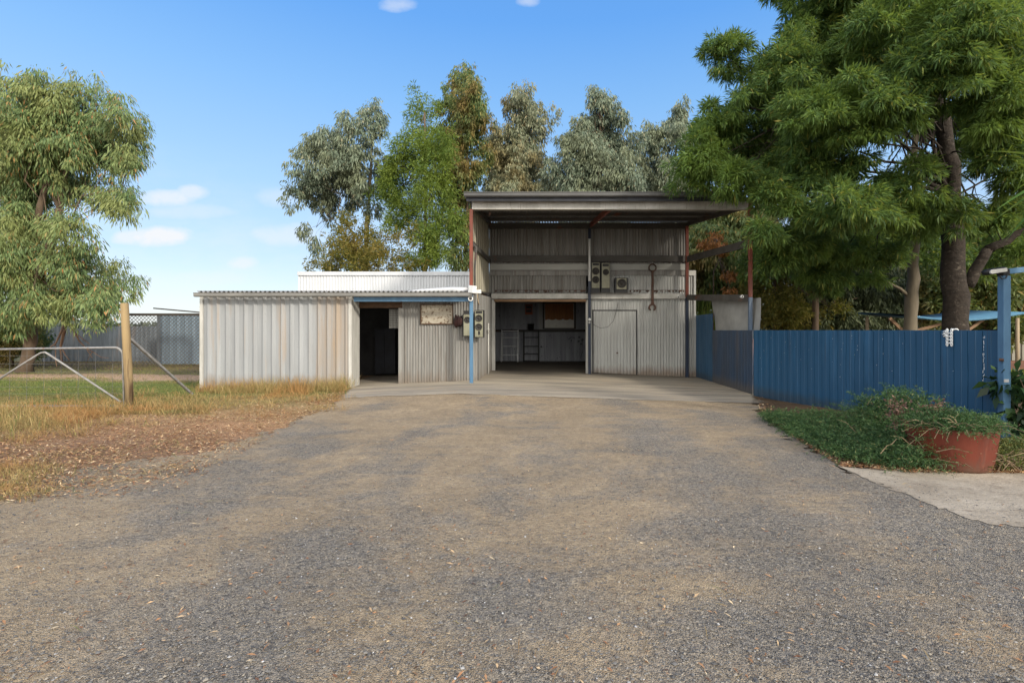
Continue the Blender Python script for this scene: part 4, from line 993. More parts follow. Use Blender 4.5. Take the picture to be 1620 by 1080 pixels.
# grey canvas
m = MB(); n = 14; nz = 10; vs = []
for j in range(nz + 1):
    for i in range(n + 1):
        u, v = i / n, j / nz
        a = Vector((fx(1189) + .14, 12.98, 2.33)).lerp(Vector((X_(1127, 16.1) + .0, 16.1, 2.44)), u); b = Vector((5.52, 12.80, 1.38)).lerp(Vector((5.36, 15.6, 1.40)), u)
        q = a.lerp(b, v); q.x += .05 * math.sin(u * 7) * v * (1 - v) * 2 + .012 * math.sin(u * 17 + v * 4) - .02
        vs.append(q)
w_ = n + 1
m.add(vs, [(j * w_ + i, j * w_ + i + 1, (j + 1) * w_ + i + 1, (j + 1) * w_ + i) for j in range(nz) for i in range(n)])
tag(m.build('canvas_screen', M['canvas'], None, True), 'grey canvas sheet hung under the side girt above weathered fence', 'canvas')
# lamp post
yp = 6.98
lp = thing('lamp_post', 'blue square lamp post with arm at the near end of blue fence', 'lamp post', (X_(1588, yp), yp, 0))
xp = X_(1588.5, yp)
MB().box(xp - .05, xp + .05, yp - .05, yp + .05, -.03, Z_(436.5, yp)).build('post', M['blue_post'], lp, bevel=.008)
MB().bar((xp - .02, yp, Z_(430.5, yp)), (xp + .75, yp - .1, Z_(420, yp)), .075, .075).build('arm', M['blue_post'], lp, bevel=.006)
MB().box(xp - .06, xp + .03, yp - .06, yp + .055, Z_(436.3, yp), Z_(426, yp)).build('bracket', M['black'], lp, bevel=.01)
hd = P(1573, 428.5, yp); rot = Matrix.Rotation(math.radians(-8), 3, 'Y')
m = MB(); vs = []
for z, sx, sy in ((-.045, .11, .05), (-.03, .145, .075), (.015, .15, .08), (.04, .11, .06)):
    for k in range(16):
        a = 2 * math.pi * k / 16; q = rot @ Vector((sx * math.copysign(abs(math.cos(a)) ** .6, math.cos(a)), sy * math.copysign(abs(math.sin(a)) ** .6, math.sin(a)), z)); vs.append(hd + q)
fs = [(i * 16 + k, i * 16 + (k + 1) % 16, (i + 1) * 16 + (k + 1) % 16, (i + 1) * 16 + k) for i in range(3) for k in range(16)] + [tuple(reversed(range(16))), tuple(range(48, 64))]
head = m.add(vs, fs).build('lamp_head', M['black'], lp, True)
m = MB(); vs = [hd + rot @ Vector((sx * .115 - .008, -.083, sz * .028 - .006)) for sx, sz in ((-1, -.6), (-.9, -1), (.95, -.9), (1, 0), (.95, .9), (-.8, 1), (-1, .5))] 
vs += [v + Vector((0, .03, 0)) for v in vs]; k = 7
m.add(vs, [tuple(range(k)), tuple(reversed(range(k, 2 * k)))] + [(i, (i + 1) % k, k + (i + 1) % k, k + i) for i in range(k)]); m.build('lens', M['trim_white'], head)
m = MB(); m.tube([P(1581, 436, yp - .07), P(1585, 441, yp - .08), P(1591, 440, yp - .08), P(1595, 433, yp - .07)], .008, 6); m.build('cable', M['black'], lp)
m = MB(); z = Z_(602, yp - .05); m.box(xp - .052, xp + .01, yp - .062, yp - .0515, z - .02, z + .02); m.build('bracket', M['alu'], lp)
m = MB(); z = Z_(569, yp - .05); m.tube([(xp - .09, yp - .02, z), (xp - .05, yp - .05, z)], .02, 8); m.build('latch', M['rust'], lp)
# white plastic ladder chain over fence
u = .873; q0 = Ff.lerp(Fn, u) + fn * .03; dv = (Fn - Ff).normalized()
m = MB()
for s in (0, .07):
    for k in range(5):
        c = q0 + dv * s + Vector((0, 0, 1.49 - k * .052)); rr = .024
        m.tube([c + dv * (rr * .55 * math.cos(a)) + Vector((0, 0, rr * 1.25 * math.sin(a))) for a in np.linspace(0, 2 * math.pi, 10)], .0085, 6, False)
for k in range(4):
    c = q0 + Vector((0, 0, 1.455 - k * .052)); m.tube([c - dv * .01, c + dv * .085], .010, 6)
for k in range(6):
    a = k * 1.1; c = q0 + dv * (-.05 + .02 * math.cos(a)) + Vector((0, 0, 1.46 + .03 * math.sin(a) - .008 * k))
    m.tube([c, c + dv * .03 + Vector((0, 0, .02)), c + dv * .05 - Vector((0, 0, .01))], .011, 6)
m.tube([q0 + dv * .06 + Vector((0, 0, 1.51)), q0 + dv * .12 + Vector((0, 0, 1.515)) - fn * .04, q0 + dv * .13 - fn * .08 + Vector((0, 0, 1.47))], .012, 6)
tag(m.build('plastic_chain', M['white'], None, True), 'white knotted ladder-like chain hanging over the blue fence top', 'chain')
# shelter behind the fence
yt = 15.5
st = thing('shade_shelter', 'small shelter with sagging blue canvas roof behind the blue fence', 'shelter', (X_(1480, yt), yt, 0))
n = 18; vs = []
for j, (yo, dz) in enumerate(((-1.1, 0), (-1.1, .06), (1.1, .20), (1.1, .14))):
    for i in range(n + 1):
        t = i / n; px = 1393 + (1567 - 1393) * t
        z = Z_(502 - 3.5 * t + 8.5 * math.sin(math.pi * t) , yt); vs.append((X_(px, yt), yt + yo, z + dz))
w_ = n + 1
m = MB().add(vs, [(j * w_ + i, j * w_ + i + 1, ((j + 1) % 4) * w_ + i + 1, ((j + 1) % 4) * w_ + i) for j in range(4) for i in range(n)]); m.build('canopy', M['blue_canvas'], st, True)
for px in (1405, 1561):
    for yo in (-1., 1.): MB().tube([(X_(px, yt), yt + yo, 0), (X_(px, yt), yt + yo, Z_(504, yt) + (.1 if yo > 0 else 0))], .05, 8).build('pole', M['pole_wood'], st, True)
for a, b, c, d in ((1407, 503, 1440, 535), (1558, 503, 1520, 530), (1440, 525, 1490, 512)): MB().bar(P(a, b, yt - .8), P(c, d, yt - .8), .06, .08).build('brace', M['timber'], st)
# distant corrugated fence on the right
fr = thing('paling_fence', 'grey-beige corrugated fence beyond red earth right of lamp post', 'fence', (X_(1640, 25), 25, 0))
MB().sheet((X_(1450, 25), 25, 0), (X_(1900, 25), 25, 0), (X_(1900, 25), 25, 1.32), (X_(1450, 25), 25, 1.32), .25, 0, rib, 2, n=(0, -1, 0)).build('panel', M['beige_fence'], fr)
MB().box(X_(1450, 25), X_(1900, 25), 25.01, 25.06, 1.2, 1.27).build('rail', M['beige_fence'], fr)

# ------------------------------------------------------------------ left: gate, post, nets, fences
yt = 10.0
gt = thing('farm_gate', 'galvanised pipe farm gate with V brace and wire infill', 'gate', (X_(60, yt), yt, 0))
def arc(c, r0, a0, a1, n=6): return [(c[0] + r0 * math.cos(a), yt, c[1] + r0 * math.sin(a)) for a in np.linspace(a0, a1, n)]
xg1 = X_(194.5, yt); ztp = Z_(549.5, yt); xg0 = xg1 - 3.6
fr_ = [(xg0, yt, ztp - .05)] + arc((xg1 - .16, ztp - .16), .16, math.pi / 2, 0) + [(xg1 + .02, yt, .0)]
fr_ = [(xg0, yt, .0), (xg0, yt, ztp - .05)] + fr_[1:]
MB().tube(fr_ + [(xg0, yt, .0)], .021, 10).build('frame', M['steel'], gt, True)
va = [P(-110, 667, yt), P(55, 563, yt), P(63, 558, yt), P(70, 557, yt), P(78, 562, yt), P(190, 636, yt)]
MB().tube([Vector((v.x, v.y + .02, v.z)) for v in va], .019, 9).build('brace', M['steel'], gt, True)
m = MB()
for z in (.25, .38, .52, .68, .84, 1.0): m.tube([(xg0, yt + .03, z), (xg0 * .5 + xg1 * .5, yt + .03, z - .012), (xg1, yt + .03, z)], .0026, 4)
for x in np.arange(xg0 + .3, xg1, .34): m.tube([(x, yt + .034, .12), (x + .008, yt + .036, ztp - .03)], .0026, 4)
m.build('wire_infill', M['wire'], gt)
yp = 9.98
xp = X_(200.5, yp)
m = MB(); m.tube([(xp + .06, yp, -.05), (xp + .04, yp, .5), (xp + .0, yp, 1.2), (xp - .045, yp, 2.03)], [.066, .069, .070, .067], 12)
gp = m.build('gate_post', M['post_wood'], None, True); tag(gp, 'split yellow timber gate post standing at the gate end', 'post')
m = MB(); m.bar(P(206, 536, yp + .05), (X_(304, 12.0), 12.0, -.02), .045, .045); st_ = m.build('stay_pole', M['steel'], None); tag(st_, 'slanting pale steel stay from gate post to ground', 'stay')
# chain-link gate in front of the far fence
yn_ = 20.6
nt = thing('mesh_gate', 'dark framed chain-link panel between gate post and lean-to', 'fence panel', (X_(260, yn_), yn_, 0))
xa_, xb_ = X_(203, yn_), X_(318, yn_); za, zb = .12, Z_(499.5, yn_)
m = MB(); p = .15
ks = int((xb_ - xa_ + zb - za) / p) + 1
for k in range(ks):
    for sgn in (1, -1):
        # lines x - sgn*z
        c = xa_ - (zb - za) * (1 if sgn > 0 else 0) + k * p
        pts = []
        for z in (za, zb):
            pts.append((c + (z - za) if sgn > 0 else c - (z - za), z))
        (ax, az), (bx_, bz) = pts
        def clip(x, z, ox, oz):
            if x < xa_: t = (xa_ - x) / (ox - x); return xa_, z + (oz - z) * t
            if x > xb_: t = (xb_ - x) / (ox - x); return xb_, z + (oz - z) * t
            return x, z
        if max(ax, bx_) <= xa_ or min(ax, bx_) >= xb_: continue
        A_ = clip(ax, az, bx_, bz); B_ = clip(bx_, bz, ax, az)
        m.tube([(A_[0], yn_ + .006 * sgn, A_[1]), (B_[0], yn_ + .006 * sgn, B_[1])], .011, 4, False)
m.build('chain_link', M['wire'], nt)
MB().box(xa_ - .1, xb_ + .06, yn_ - .05, yn_ + .05, zb, zb + .10).build('top_bar', M['netframe'], nt)
MB().box(xb_, xb_ + .1, yn_ - .05, yn_ + .05, 0, zb - .002).build('post', M['netframe'], nt)
MB().box(xa_ - .1, xa_, yn_ - .05, yn_ + .05, 0, zb - .002).build('post', M['netframe'], nt)
m = MB(); m.bar(P(243, 487.5, yn_ + .1), P(322, 494.5, yn_ - .02), .05, .05); tag(m.build('loose_pole', M['netframe']), 'thin rusty pole lying on top of the chain-link panel', 'pole')
yf_ = 24.5
ff = thing('slate_fence', 'slate grey corrugated fence behind the left gum tree', 'fence', (X_(160, yf_), yf_, 0))
MB().sheet((X_(68, yf_), yf_, -.05), (X_(262, yf_), yf_, -.05), (X_(262, yf_), yf_, Z_(516, yf_)), (X_(68, yf_), yf_, Z_(516, yf_)), .22, 0, rib, 4, n=(0, -1, 0), wob=.01, seed=6).build('panel', M['far_fence'], ff)
gf = thing('green_fence', 'low dull green fence with dark top rail at far left', 'fence', (X_(20, yf_), yf_, 0))
MB().sheet((X_(-140, yf_), yf_, -.05), (X_(66, yf_), yf_, -.05), (X_(66, yf_), yf_, Z_(523, yf_)), (X_(-140, yf_), yf_, Z_(523, yf_)), .3, 0, rib, 2, n=(0, -1, 0)).build('panel', M['green_fence'], gf)
MB().box(X_(-140, yf_), X_(67, yf_), yf_ - .08, yf_ - .04, Z_(523.4, yf_), Z_(521, yf_)).build('top_rail', M['netframe'], gf)
ti = thing('iron_screen', 'pale blue-grey iron sheet screen behind the chain-link panel', 'screen', (X_(290, 22.5), 22.5, 0))
MB().sheet((X_(250, 22.5), 22.5, -.05), (X_(345, 22.5), 22.5, -.05), (X_(345, 22.5), 22.5, Z_(499, 22.5)), (X_(250, 22.5), 22.5, Z_(499, 22.5)), .33, 0, rib, 3, n=(0, -1, 0), wob=.01, seed=2).build('panel', M['tank_blue'], ti)
MB().box(X_(249, 22.4), X_(253, 22.4), 22.38, 22.44, 0, Z_(498.6, 22.4)).build('post', M['far_fence'], ti)
# broken branch hanging from the gum to the ground
yb_ = 19.6
def br(m, pts, r0, r1):
    pts = [P(a, b, yb_ + c) for a, b, c in pts]; k = len(pts); m.tube(pts, [r0 + (r1 - r0) * i / (k - 1) for i in range(k)], 7)
m = MB()
br(m, [(92, 440, 0), (100, 470, 0), (106, 505, 0), (100, 530, .1), (96, 548, .2), (98, 575, .3)], .10, .03)
br(m, [(106, 500, 0), (97, 525, -.2), (88, 543, -.3), (78, 550, -.4)], .05, .015)
br(m, [(106, 505, 0), (118, 525, -.2), (126, 540, -.3), (136, 550, -.3), (146, 566, -.3)], .045, .012)
br(m, [(120, 527, -.2), (132, 537, -.4), (142, 544, -.5)], .025, .01)
br(m, [(136, 550, -.3), (146, 556, -.4), (160, 565, -.5), (172, 566, -.5)], .02, .008)
br(m, [(98, 550, .2), (104, 562, .1), (110, 570, 0)], .03, .01)
br(m, [(88, 545, -.3), (88, 570, -.4), (90, 580, -.4)], .02, .012)
br(m, [(146, 556, -.4), (141, 565, -.2), (136, 576, -.1)], .012, .006)
tag(m.build('broken_branch', M['branch_pale'], None, True), 'pale peeled broken branch hanging from gum tree to the ground', 'branch')

# ------------------------------------------------------------------ planter and shrubs on the right
yc = 5.62
pc = Vector((X_(1503, yc), yc, 0))
pt = thing('planter', 'red terracotta round planter overgrown with trailing greenery', 'planter', pc)
Rp = .43
MB().lathe(pc, [(Rp * .82, 0), (Rp * .86, .04), (Rp * .97, .40), (Rp * 1.0, .43), (Rp * 1.0, .455), (Rp * .93, .455), (Rp * .9, .40)], n=40).build('pot', M['pot'], pt, True)
MB().lathe(pc, [(Rp * .88, .38), (Rp * .89, .405)], n=24).build('soil', M['soil'], pt)
def sprigs(name, label, cat, seed, n, sampler, leafm, stem_h, ln, wd, per, group=None, stemmat='twig', lean=.8, org=None):
    """low shrub: many curving stems clothed in needle leaves"""
    r = np.random.default_rng(seed); b, hh, dirb = sampler(r, n); n = len(b)
    o = thing(name, label, cat, org or tuple(b.mean(0)), group)
    a = r.uniform(0, 6.28, n); d0 = rows(np.stack([np.cos(a) * lean, np.sin(a) * lean, r.uniform(.4, 1.1, n)], 1) + dirb)
    L_ = stem_h * r.uniform(.5, 1.25, n) * hh
    bs, ds = [], []; m = MB()
    for j in range(per):
        t = (j + r.uniform(0, 1, n)) / per; drop = -.45 * t ** 2
        p = b + d0 * (L_ * t)[:, None] + np.stack([np.zeros(n), np.zeros(n), drop * L_], 1)
        tang = rows(d0 + np.stack([np.zeros(n), np.zeros(n), -.9 * t], 1))
        bs.append(p); ds.append(tang * .75 + rows(r.normal(size=(n, 3))) * .8)
    bs = np.concatenate(bs); ds = np.concatenate(ds); k = len(bs)
    bs[:, 2] = np.maximum(bs[:, 2], .015 + r.uniform(0, .02, k))
    v = leaf_quads(r, bs, ds, ln * r.uniform(.6, 1.3, k), wd * r.uniform(.7, 1.3, k), .05)
    npmesh('foliage', v, 4, L[leafm], o)
    for i in range(0, n, max(1, n // 34)):
        m = MB().tube([b[i], b[i] + d0[i] * L_[i] * .5 - np.array([0, 0, .1]) * L_[i], b[i] + d0[i] * L_[i] * .95 - np.array([0, 0, .40]) * L_[i]], [.006, .004, .002], 4, False); m.build('stem', M[stemmat], o)
    return o
def bed_sampler(r, n):
    px = r.uniform(1215, 1480, n)
    lo = np.interp(px, [1215, 1250, 1290, 1340, 1400, 1480], [664, 684, 708, 730, 741, 744])
    hi = np.interp(px, [1215, 1250, 1290, 1340, 1480], [655, 662, 660, 668, 690])
    py = hi + (lo - hi) * r.uniform(0, 1, n) ** .7; y = 1200 / (py - CY); x = (px - CX) / F * y
    mound = np.interp(px, [1215, 1260, 1330, 1400, 1440, 1480], [.18, .35, .8, 1.15, 1.35, 1.0])
    z = mound * r.uniform(0, .26, n) * np.interp((py - hi) / (lo - hi + 1e-3), [0, .5, 1], [1, 1, .2])
    return np.stack([x, y, z], 1), .55 + mound * .5, np.tile(np.array([-.15, -.25, 0]), (n, 1))
sprigs('rosemary_shrub', 'sprawling dark green needle-leaved shrub between gravel and blue fence', 'shrub', 41, 3000, bed_sampler, 'rosemary', .40, .036, .0036, 28)
def back_sampler(r, n):
    u = r.normal(size=(n, 3)); u = rows(u) * r.uniform(.2, 1, (n, 1)) ** .5
    c = np.array(P(1420, 662, 6.9)); b = c + u * np.array([.58, .35, .32]); b[:, 2] = np.maximum(b[:, 2], .05)
    return b, np.ones(n), np.tile(np.array([0, -.2, .5]), (n, 1))
sprigs('rosemary_shrub', 'taller spiky green shrub rising against the blue fence behind planter', 'shrub', 42, 900, back_sampler, 'rosemary', .36, .036, .0036, 26)
def pot_sampler(r, n):
    a = r.uniform(0, 6.28, n); q = r.uniform(0, .42, n); b = np.stack([pc.x + q * np.cos(a), pc.y + q * np.sin(a), .42 + r.uniform(0, .10, n)], 1)
    dirb = np.stack([np.cos(a) * .5, np.sin(a) * .5, np.zeros(n)], 1); return b, np.ones(n), dirb
sprigs('pot_plant', 'tangled green plant spilling over the rim of the red planter', 'plant', 43, 620, pot_sampler, 'rosemary', .25, .034, .0036, 24, lean=.7)
def trail_sampler(r, n):
    a = r.uniform(3.3, 5.2, n); b = np.stack([pc.x + .40 * np.cos(a), pc.y + .40 * np.sin(a), .44 + r.uniform(0, .08, n)], 1)
    b2 = np.stack([X_(1450, 5.5) + r.normal(0, .16, n), 5.45 + r.normal(0, .12, n), r.uniform(.05, .3, n)], 1); w_ = r.uniform(0, 1, (n, 1)) < .4
    return np.where(w_, b2, b), np.ones(n), np.where(w_, np.array([.1, -.3, .2]), np.stack([np.cos(a) * .9, np.sin(a) * .9, np.full(n, -.3)], 1))
sprigs('trailing_plant', 'straggly green stems trailing down the left side of the red planter', 'plant', 143, 130, trail_sampler, 'rosemary', .30, .034, .0036, 20)
def weed_sampler(r, n):
    px = r.uniform(1555, 1650, n); py = r.uniform(690, 742, n); y = r.uniform(5.3, 6.3, n)
    b = np.stack([(px - CX) / F * y, y, np.maximum(0, H + (CY - py - 8) / F * y)], 1); return b, np.ones(n) * .8, np.zeros((n, 3))
sprigs('trailing_weed', 'yellow-green trailing weed right of the red planter', 'plant', 44, 420, weed_sampler, 'weed', .26, .035, .006, 14)
# dead flower heads on the shrub
r = np.random.default_rng(45)
for (px, py, Y, n, lab) in ((1421, 652, 6.0, 260, 'clump of brown dead flower heads on the shrub left of planter'), (1484, 655, 5.75, 300, 'clump of brown dead flower heads rising above the red planter')):
    c = np.array(P(px, py, Y)); b = c + r.normal(size=(n, 3)) * np.array([.065, .05, .07])
    v = leaf_quads(r, b, r.normal(size=(n, 3)) + np.array([0, 0, .5]), .045 * r.uniform(.6, 1.2, n), .012 * r.uniform(.6, 1.3, n))
    o = thing('dead_flower', lab, 'plant', tuple(c - np.array([0, 0, .3])), 'dead flower clumps by the planter')
    npmesh('blossom', v, 4, L['dead'], o)
    for k in range(4): MB().tube([c + np.array([r.normal() * .03, .02, -.32]), c + r.normal(size=3) * .05], [.004, .003], 4, False).build('stem', M['twig'], o)
# dry stems by the planter
m = MB(); r = np.random.default_rng(46)
for k in range(46):
    p = Vector((X_(1590, 5.5) + r.normal() * .22, 5.45 + r.normal() * .15, .01)); a = r.uniform(2.2, 5.2) if k % 2 else r.uniform(-1, 1.5)
    ln_ = r.uniform(.2, .75); q = p + Vector((math.cos(a) * ln_, math.sin(a) * ln_ * .3 - .06, r.uniform(.02, .4) * ln_)); md = p.lerp(q, .5) + Vector((0, 0, r.uniform(.02, .16)))
    m.tube([p, p.lerp(md, .6) + Vector((0, 0, .02)), md, q], [.006, .005, .004, .002], 5, False)
tag(m.build('dry_vine', M['twig']), 'tangle of dry brown stems on the ground right of planter', 'vine')
# glossy plant at right edge
r = np.random.default_rng(47)
root = thing('glossy_shrub', 'dark glossy broad-leaved shrub at the right edge beside lamp post', 'shrub', (X_(1625, 6.9), 6.9, 0))
bl_ = [(*P(1622, 640, 7.0), .26, .3, .42), (*P(1640, 690, 6.6), .35, .3, .25), (*P(1660, 610, 7.2), .4, .4, .4)]
v, _ = crown(r, bl_, 'open', 22, .14, 12, 5, .15, .038); npmesh('foliage', v, 4, L['glossy'], root)
for k in range(9): MB().tube([(X_(1632, 6.9) + r.normal() * .08, 6.9 + r.normal() * .08, 0), (X_(1635, 6.9) + r.normal() * .3, 6.9 + r.normal() * .2, .85)], [.012, .006], 5, False).build('stem', M['bark_mid'], root)
# palm at the right edge
r = np.random.default_rng(48); yp = 6.4
pb = Vector((X_(1705, yp), yp, 0)); pr_ = thing('palm_tree', 'fan palm whose long green blades reach in from the right edge', 'palm', pb)
MB().tube([pb + Vector((0, 0, z)) + Vector((.02 * math.sin(z * 3), 0, 0)) for z in np.linspace(-.05, 3.5, 12)], [.15 + .012 * (i % 2) for i in range(12)], 10).build('trunk', M['bark_dark'], pr_, True)
pcn = pb + Vector((0, 0, 3.55))
vs = []
def blade(p0, d, ln, wd, droop=.35):
    d = Vector(d).normalized(); side = d.cross(Vector((0, 0, 1))).normalized(); k = 6; prev = None
    side = (side + Vector((0, 0, r.uniform(-.8, .8)))).normalized()
    for i in range(k + 1):
        t = i / k; c = p0 + d * ln * t + Vector((0, 0, -droop * ln * t * t)); w_ = wd * (1 - t ** 2.2) * (.55 + t * .9 if t < .5 else 1)
        cur = (c - side * w_, c + side * w_)
        if prev: vs.extend([prev[0], prev[1], cur[1], cur[0]])
        prev = cur
for (px, py, dy) in ((1556, 238, -.2), (1570, 204, .1), (1548, 290, -.3), (1556, 268, .2), (1545, 252, .3), (1585, 330, -.2), (1575, 352, .1), (1600, 190, .2), (1605, 370, 0)):
    q = P(px, py, yp + dy); d = q - pcn; blade(pcn, d + Vector((0, 0, .18 * d.length)), d.length * 1.02, .034, .18)
for k in range(70):
    a = r.uniform(0, 6.28); e = r.uniform(-.7, 1.2); dd = Vector((math.cos(a) * math.cos(e), math.sin(a) * math.cos(e), math.sin(e)))
    if dd.x < -.25: continue
    blade(pcn, dd, r.uniform(.9, 1.3), .022)
npmesh('frond', np.array([tuple(v) for v in vs]), 4, L['palm'], pr_)

# ------------------------------------------------------------------ trees
r = np.random.default_rng(50)
Y0 = 12.0
pep = px_blobs([(1152, 92, 30, 38, 1.3), (1135, 205, 50, 44, 1.2), (1105, 262, 46, 44, 1.2), (1195, 215, 62, 58, 1.2), (1165, 165, 30, 30), (1215, 130, 40, 50), (1160, 285, 50, 22, 1., -.6), (1222, 318, 50, 34, 1.1, -.9), (1205, 360, 26, 20, 1.1, -1.2),
                (1250, 120, 55, 60), (1290, 55, 75, 60), (1305, 180, 85, 60, 1, -1.5), (1300, 265, 75, 45, 1, -.8), (1330, 325, 70, 38, 1, -1.6), (1400, 60, 90, 70, 1, -1.4), (1395, 170, 65, 50, .9, -2.2),
                (1480, 110, 80, 70, 1, -2.4), (1540, 40, 90, 60, 1, -2.6), (1590, 140, 70, 70, 1, -2.6), (1600, 250, 60, 60, 1, -1.5), (1560, 330, 60, 40, .8, .5), (1450, 290, 60, 40, .7, -1.5), (1400, 330, 60, 30, .8, -1),
                (1260, 385, 55, 24, .8, .6), (1340, 395, 60, 30, .7, 1.2), (1300, 420, 40, 22, .7, 1.6), (1420, 10, 120, 60, .8, 1.5), (1240, 408, 44, 22, .9, .9), (1385, 405, 50, 22, .9, .6), (1500, 340, 46, 28, .8, -1.0), (1455, 350, 40, 26, .7, -.6), (1320, 440, 60, 20, .7, 1.8), (1590, 400, 40, 24, .6, 1.), (1330, 130, 90, 80, .7, 1.8), (1500, 230, 70, 60, .5, 2.2), (1590, 60, 120, 90, .7, 1.8), (1230, 250, 70, 60, .7, 1.6),
                (1480, -110, 170, 90, .7, 0), (1320, -60, 110, 60, .8, -.5), (1720, 80, 120, 120, .5, 0), (1740, 260, 100, 80, .5, 0)], Y0, r, 1.0, .7)
tb = Vector((X_(1513, 12.2), 12.2, -.1))
def pep_extra(mb, r):
    a = P(1530, 452, 12.2)
    limb(mb, r, a, P(1562, 395, 12.0), .14, .11, 9, 5, .03); limb(mb, r, P(1562, 395, 12.0), P(1640, 355, 11.6), .11, .06, 8, 5, .04)
    for q in ((1330, 262), (1360, 240), (1290, 300), (1400, 210), (1440, 150)):
        limb(mb, r, P(1500, 300, 12.1), P(q[0], q[1], 11.7), .06, .02, 6, 7, .05, .03)
make_tree('pepper_tree', 'huge feathery green tree with thick dark trunk overhanging fence and bay', 'tree', 51, tb,
          [tb, P(1512, 470, 12.2), P(1508, 380, 12.2), P(1505, 290, 12.1), P(1490, 190, 12.0), P(1470, 60, 11.8), P(1460, -80, 11.6)], .315, pep,
          'rosette', 'pepper', 'bark_dark', 12, .37, 28, 19, .145, .0118, twigs=4, extra=pep_extra, trunk_n=16, limb_r=.13, shell=.35)
# slim gum beside it
r = np.random.default_rng(52); yq = 14.0; gb = Vector((X_(1438, yq), yq, -.1))
gbl = px_blobs([(1445, 255, 40, 30, .4), (1420, 180, 60, 40, .4), (1480, 160, 50, 40, .4), (1440, 90, 60, 50, .5)], yq, r)
def gum_extra(mb, r):
    limb(mb, r, P(1437, 468, yq), P(1368, 426, yq - .2), .05, .02, 7, 5, .03, .05)
    limb(mb, r, P(1447, 360, yq), P(1466, 348, yq - .1), .05, .02, 7, 3, .03)
make_tree('slim_gum', 'slim smooth pale gum trunk rising behind the blue fence left of dark trunk', 'tree', 53, gb,
          [gb, P(1440, 500, yq), P(1444, 420, yq), P(1449, 350, yq), P(1448, 250, yq), P(1446, 120, yq)], .195, gbl, 'hang', 'gum_grey', 'bark_gum', 1.4, .6, 12, 8, .17, .022, extra=gum_extra, trunk_n=14, limb_r=.25)

# left gum
r = np.random.default_rng(54); Y1 = 17.0
lb = px_blobs([(60, 150, 55, 34), (135, 168, 55, 34), (188, 190, 34, 32), (212, 212, 20, 30), (25, 215, 65, 50), (100, 225, 70, 46), (165, 235, 52, 44), (200, 268, 24, 28), (15, 290, 55, 50), (70, 290, 40, 30, .7), (172, 322, 34, 20), (120, 290, 40, 28, .8),
               (198, 325, 16, 12, .8), (125, 372, 40, 30, .8), (60, 360, 36, 36, .7), (15, 380, 50, 55), (60, 440, 55, 44), (150, 440, 44, 34), (110, 410, 40, 30), (20, 470, 55, 44), (140, 476, 44, 24, .8), (175, 470, 24, 26, .7), (45, 488, 36, 20, .8), (160, 500, 30, 36, .8), (10, 505, 34, 22, .8),
               (8, 165, 40, 28, .6), (-70, 230, 90, 90), (-80, 380, 90, 100), (60, 230, 90, 80, .5, 1.6)], Y1, r, 1.0, .8)
lbse = Vector((X_(40, 18), 18.0, 0))
def lg_extra(mb, r):
    for a, b, w0, w1 in (((60, 440), (95, 330), .16, .10), ((95, 330), (105, 260), .10, .06), ((50, 450), (20, 330), .14, .09), ((95, 335), (75, 280), .08, .05), ((30, 460), (-30, 360), .14, .09)):
        limb(mb, r, P(a[0], a[1], 17.2), P(b[0], b[1], 17.0), w0, w1, 8, 5, .04)
make_tree('weeping_gum', 'big weeping gum tree with olive drooping leaves on the left', 'tree', 55, lbse,
          [lbse, P(48, 540, 17.9), P(52, 480, 17.6), P(50, 400, 17.3), P(70, 300, 17.1), P(110, 220, 17)], .20, lb, 'hang', 'gum_warm', 'bark_mid', 5.6, .46, 20, 14, .17, .0165, extra=lg_extra, twigs=4, limb_r=.2)

# the row of trees behind the sheds
def back_tree(label, seed, Y, bx_, lst, kind, leaf, bark='bark_mid', dens=1., ln=.21, wd=.030, bough=.52, percl=19, k=13, tr=.16, top=None, name='gum_tree', cat='tree', group='trees behind the sheds', shell=.35):
    r = np.random.default_rng(seed); bl = px_blobs([(a[0], a[1], a[2] * 1.13, a[3] * 1.08, *a[4:]) for a in lst], Y, r, 1., .9)
    base = Vector((X_(bx_, Y), Y, -.05)); tp = top or (lst[0][0], lst[0][1])
    mid = P((bx_ * .6 + tp[0] * .4), 430, Y); q = P(tp[0], tp[1], Y)
    make_tree(name, label, cat, seed + 1, base, [base, mid.lerp(base, .5), mid, mid.lerp(q, .4) + Vector((r.normal() * .2, 0, 0)), mid.lerp(q, .75), q], tr, bl, kind, leaf, bark,
              2.25 * dens, bough, percl, k, ln, wd, group, shell=shell, twigs=4, limb_r=.3)
back_tree('grey-green gum with forked pale limbs, leftmost of the back row', 60, 29, 570, [(590, 205, 22, 40, .8), (552, 230, 52, 50), (505, 262, 44, 52), (535, 300, 50, 46), (478, 318, 24, 50, .5), (585, 280, 40, 50, .8), (500, 360, 28, 36, .35), (515, 215, 30, 34, .6)], 'hang', 'gum_grey', 'bark_gum', dens=.75)
back_tree('yellowing olive bushy tree low behind the white shed wall', 62, 25, 565, [(560, 370, 34, 34), (535, 400, 38, 32), (600, 400, 40, 34), (570, 420, 60, 26), (640, 410, 26, 30, .8), (520, 420, 26, 22, .6), (640, 370, 16, 24, .5), (545, 350, 14, 20, .5)], 'open', 'yellow', dens=1.0, ln=.14, wd=.024, bough=.5, tr=.10)
back_tree('bright fresh green slender tree in the back row', 64, 27, 672, [(672, 178, 22, 34), (660, 225, 40, 34), (690, 240, 34, 40), (625, 252, 26, 26), (640, 290, 44, 38), (690, 300, 38, 44), (615, 300, 24, 34, .8), (650, 345, 46, 34), (695, 370, 34, 50), (660, 400, 40, 34, .8)], 'open', 'bright', dens=1.1, ln=.19, wd=.022, bough=.55, tr=.14)
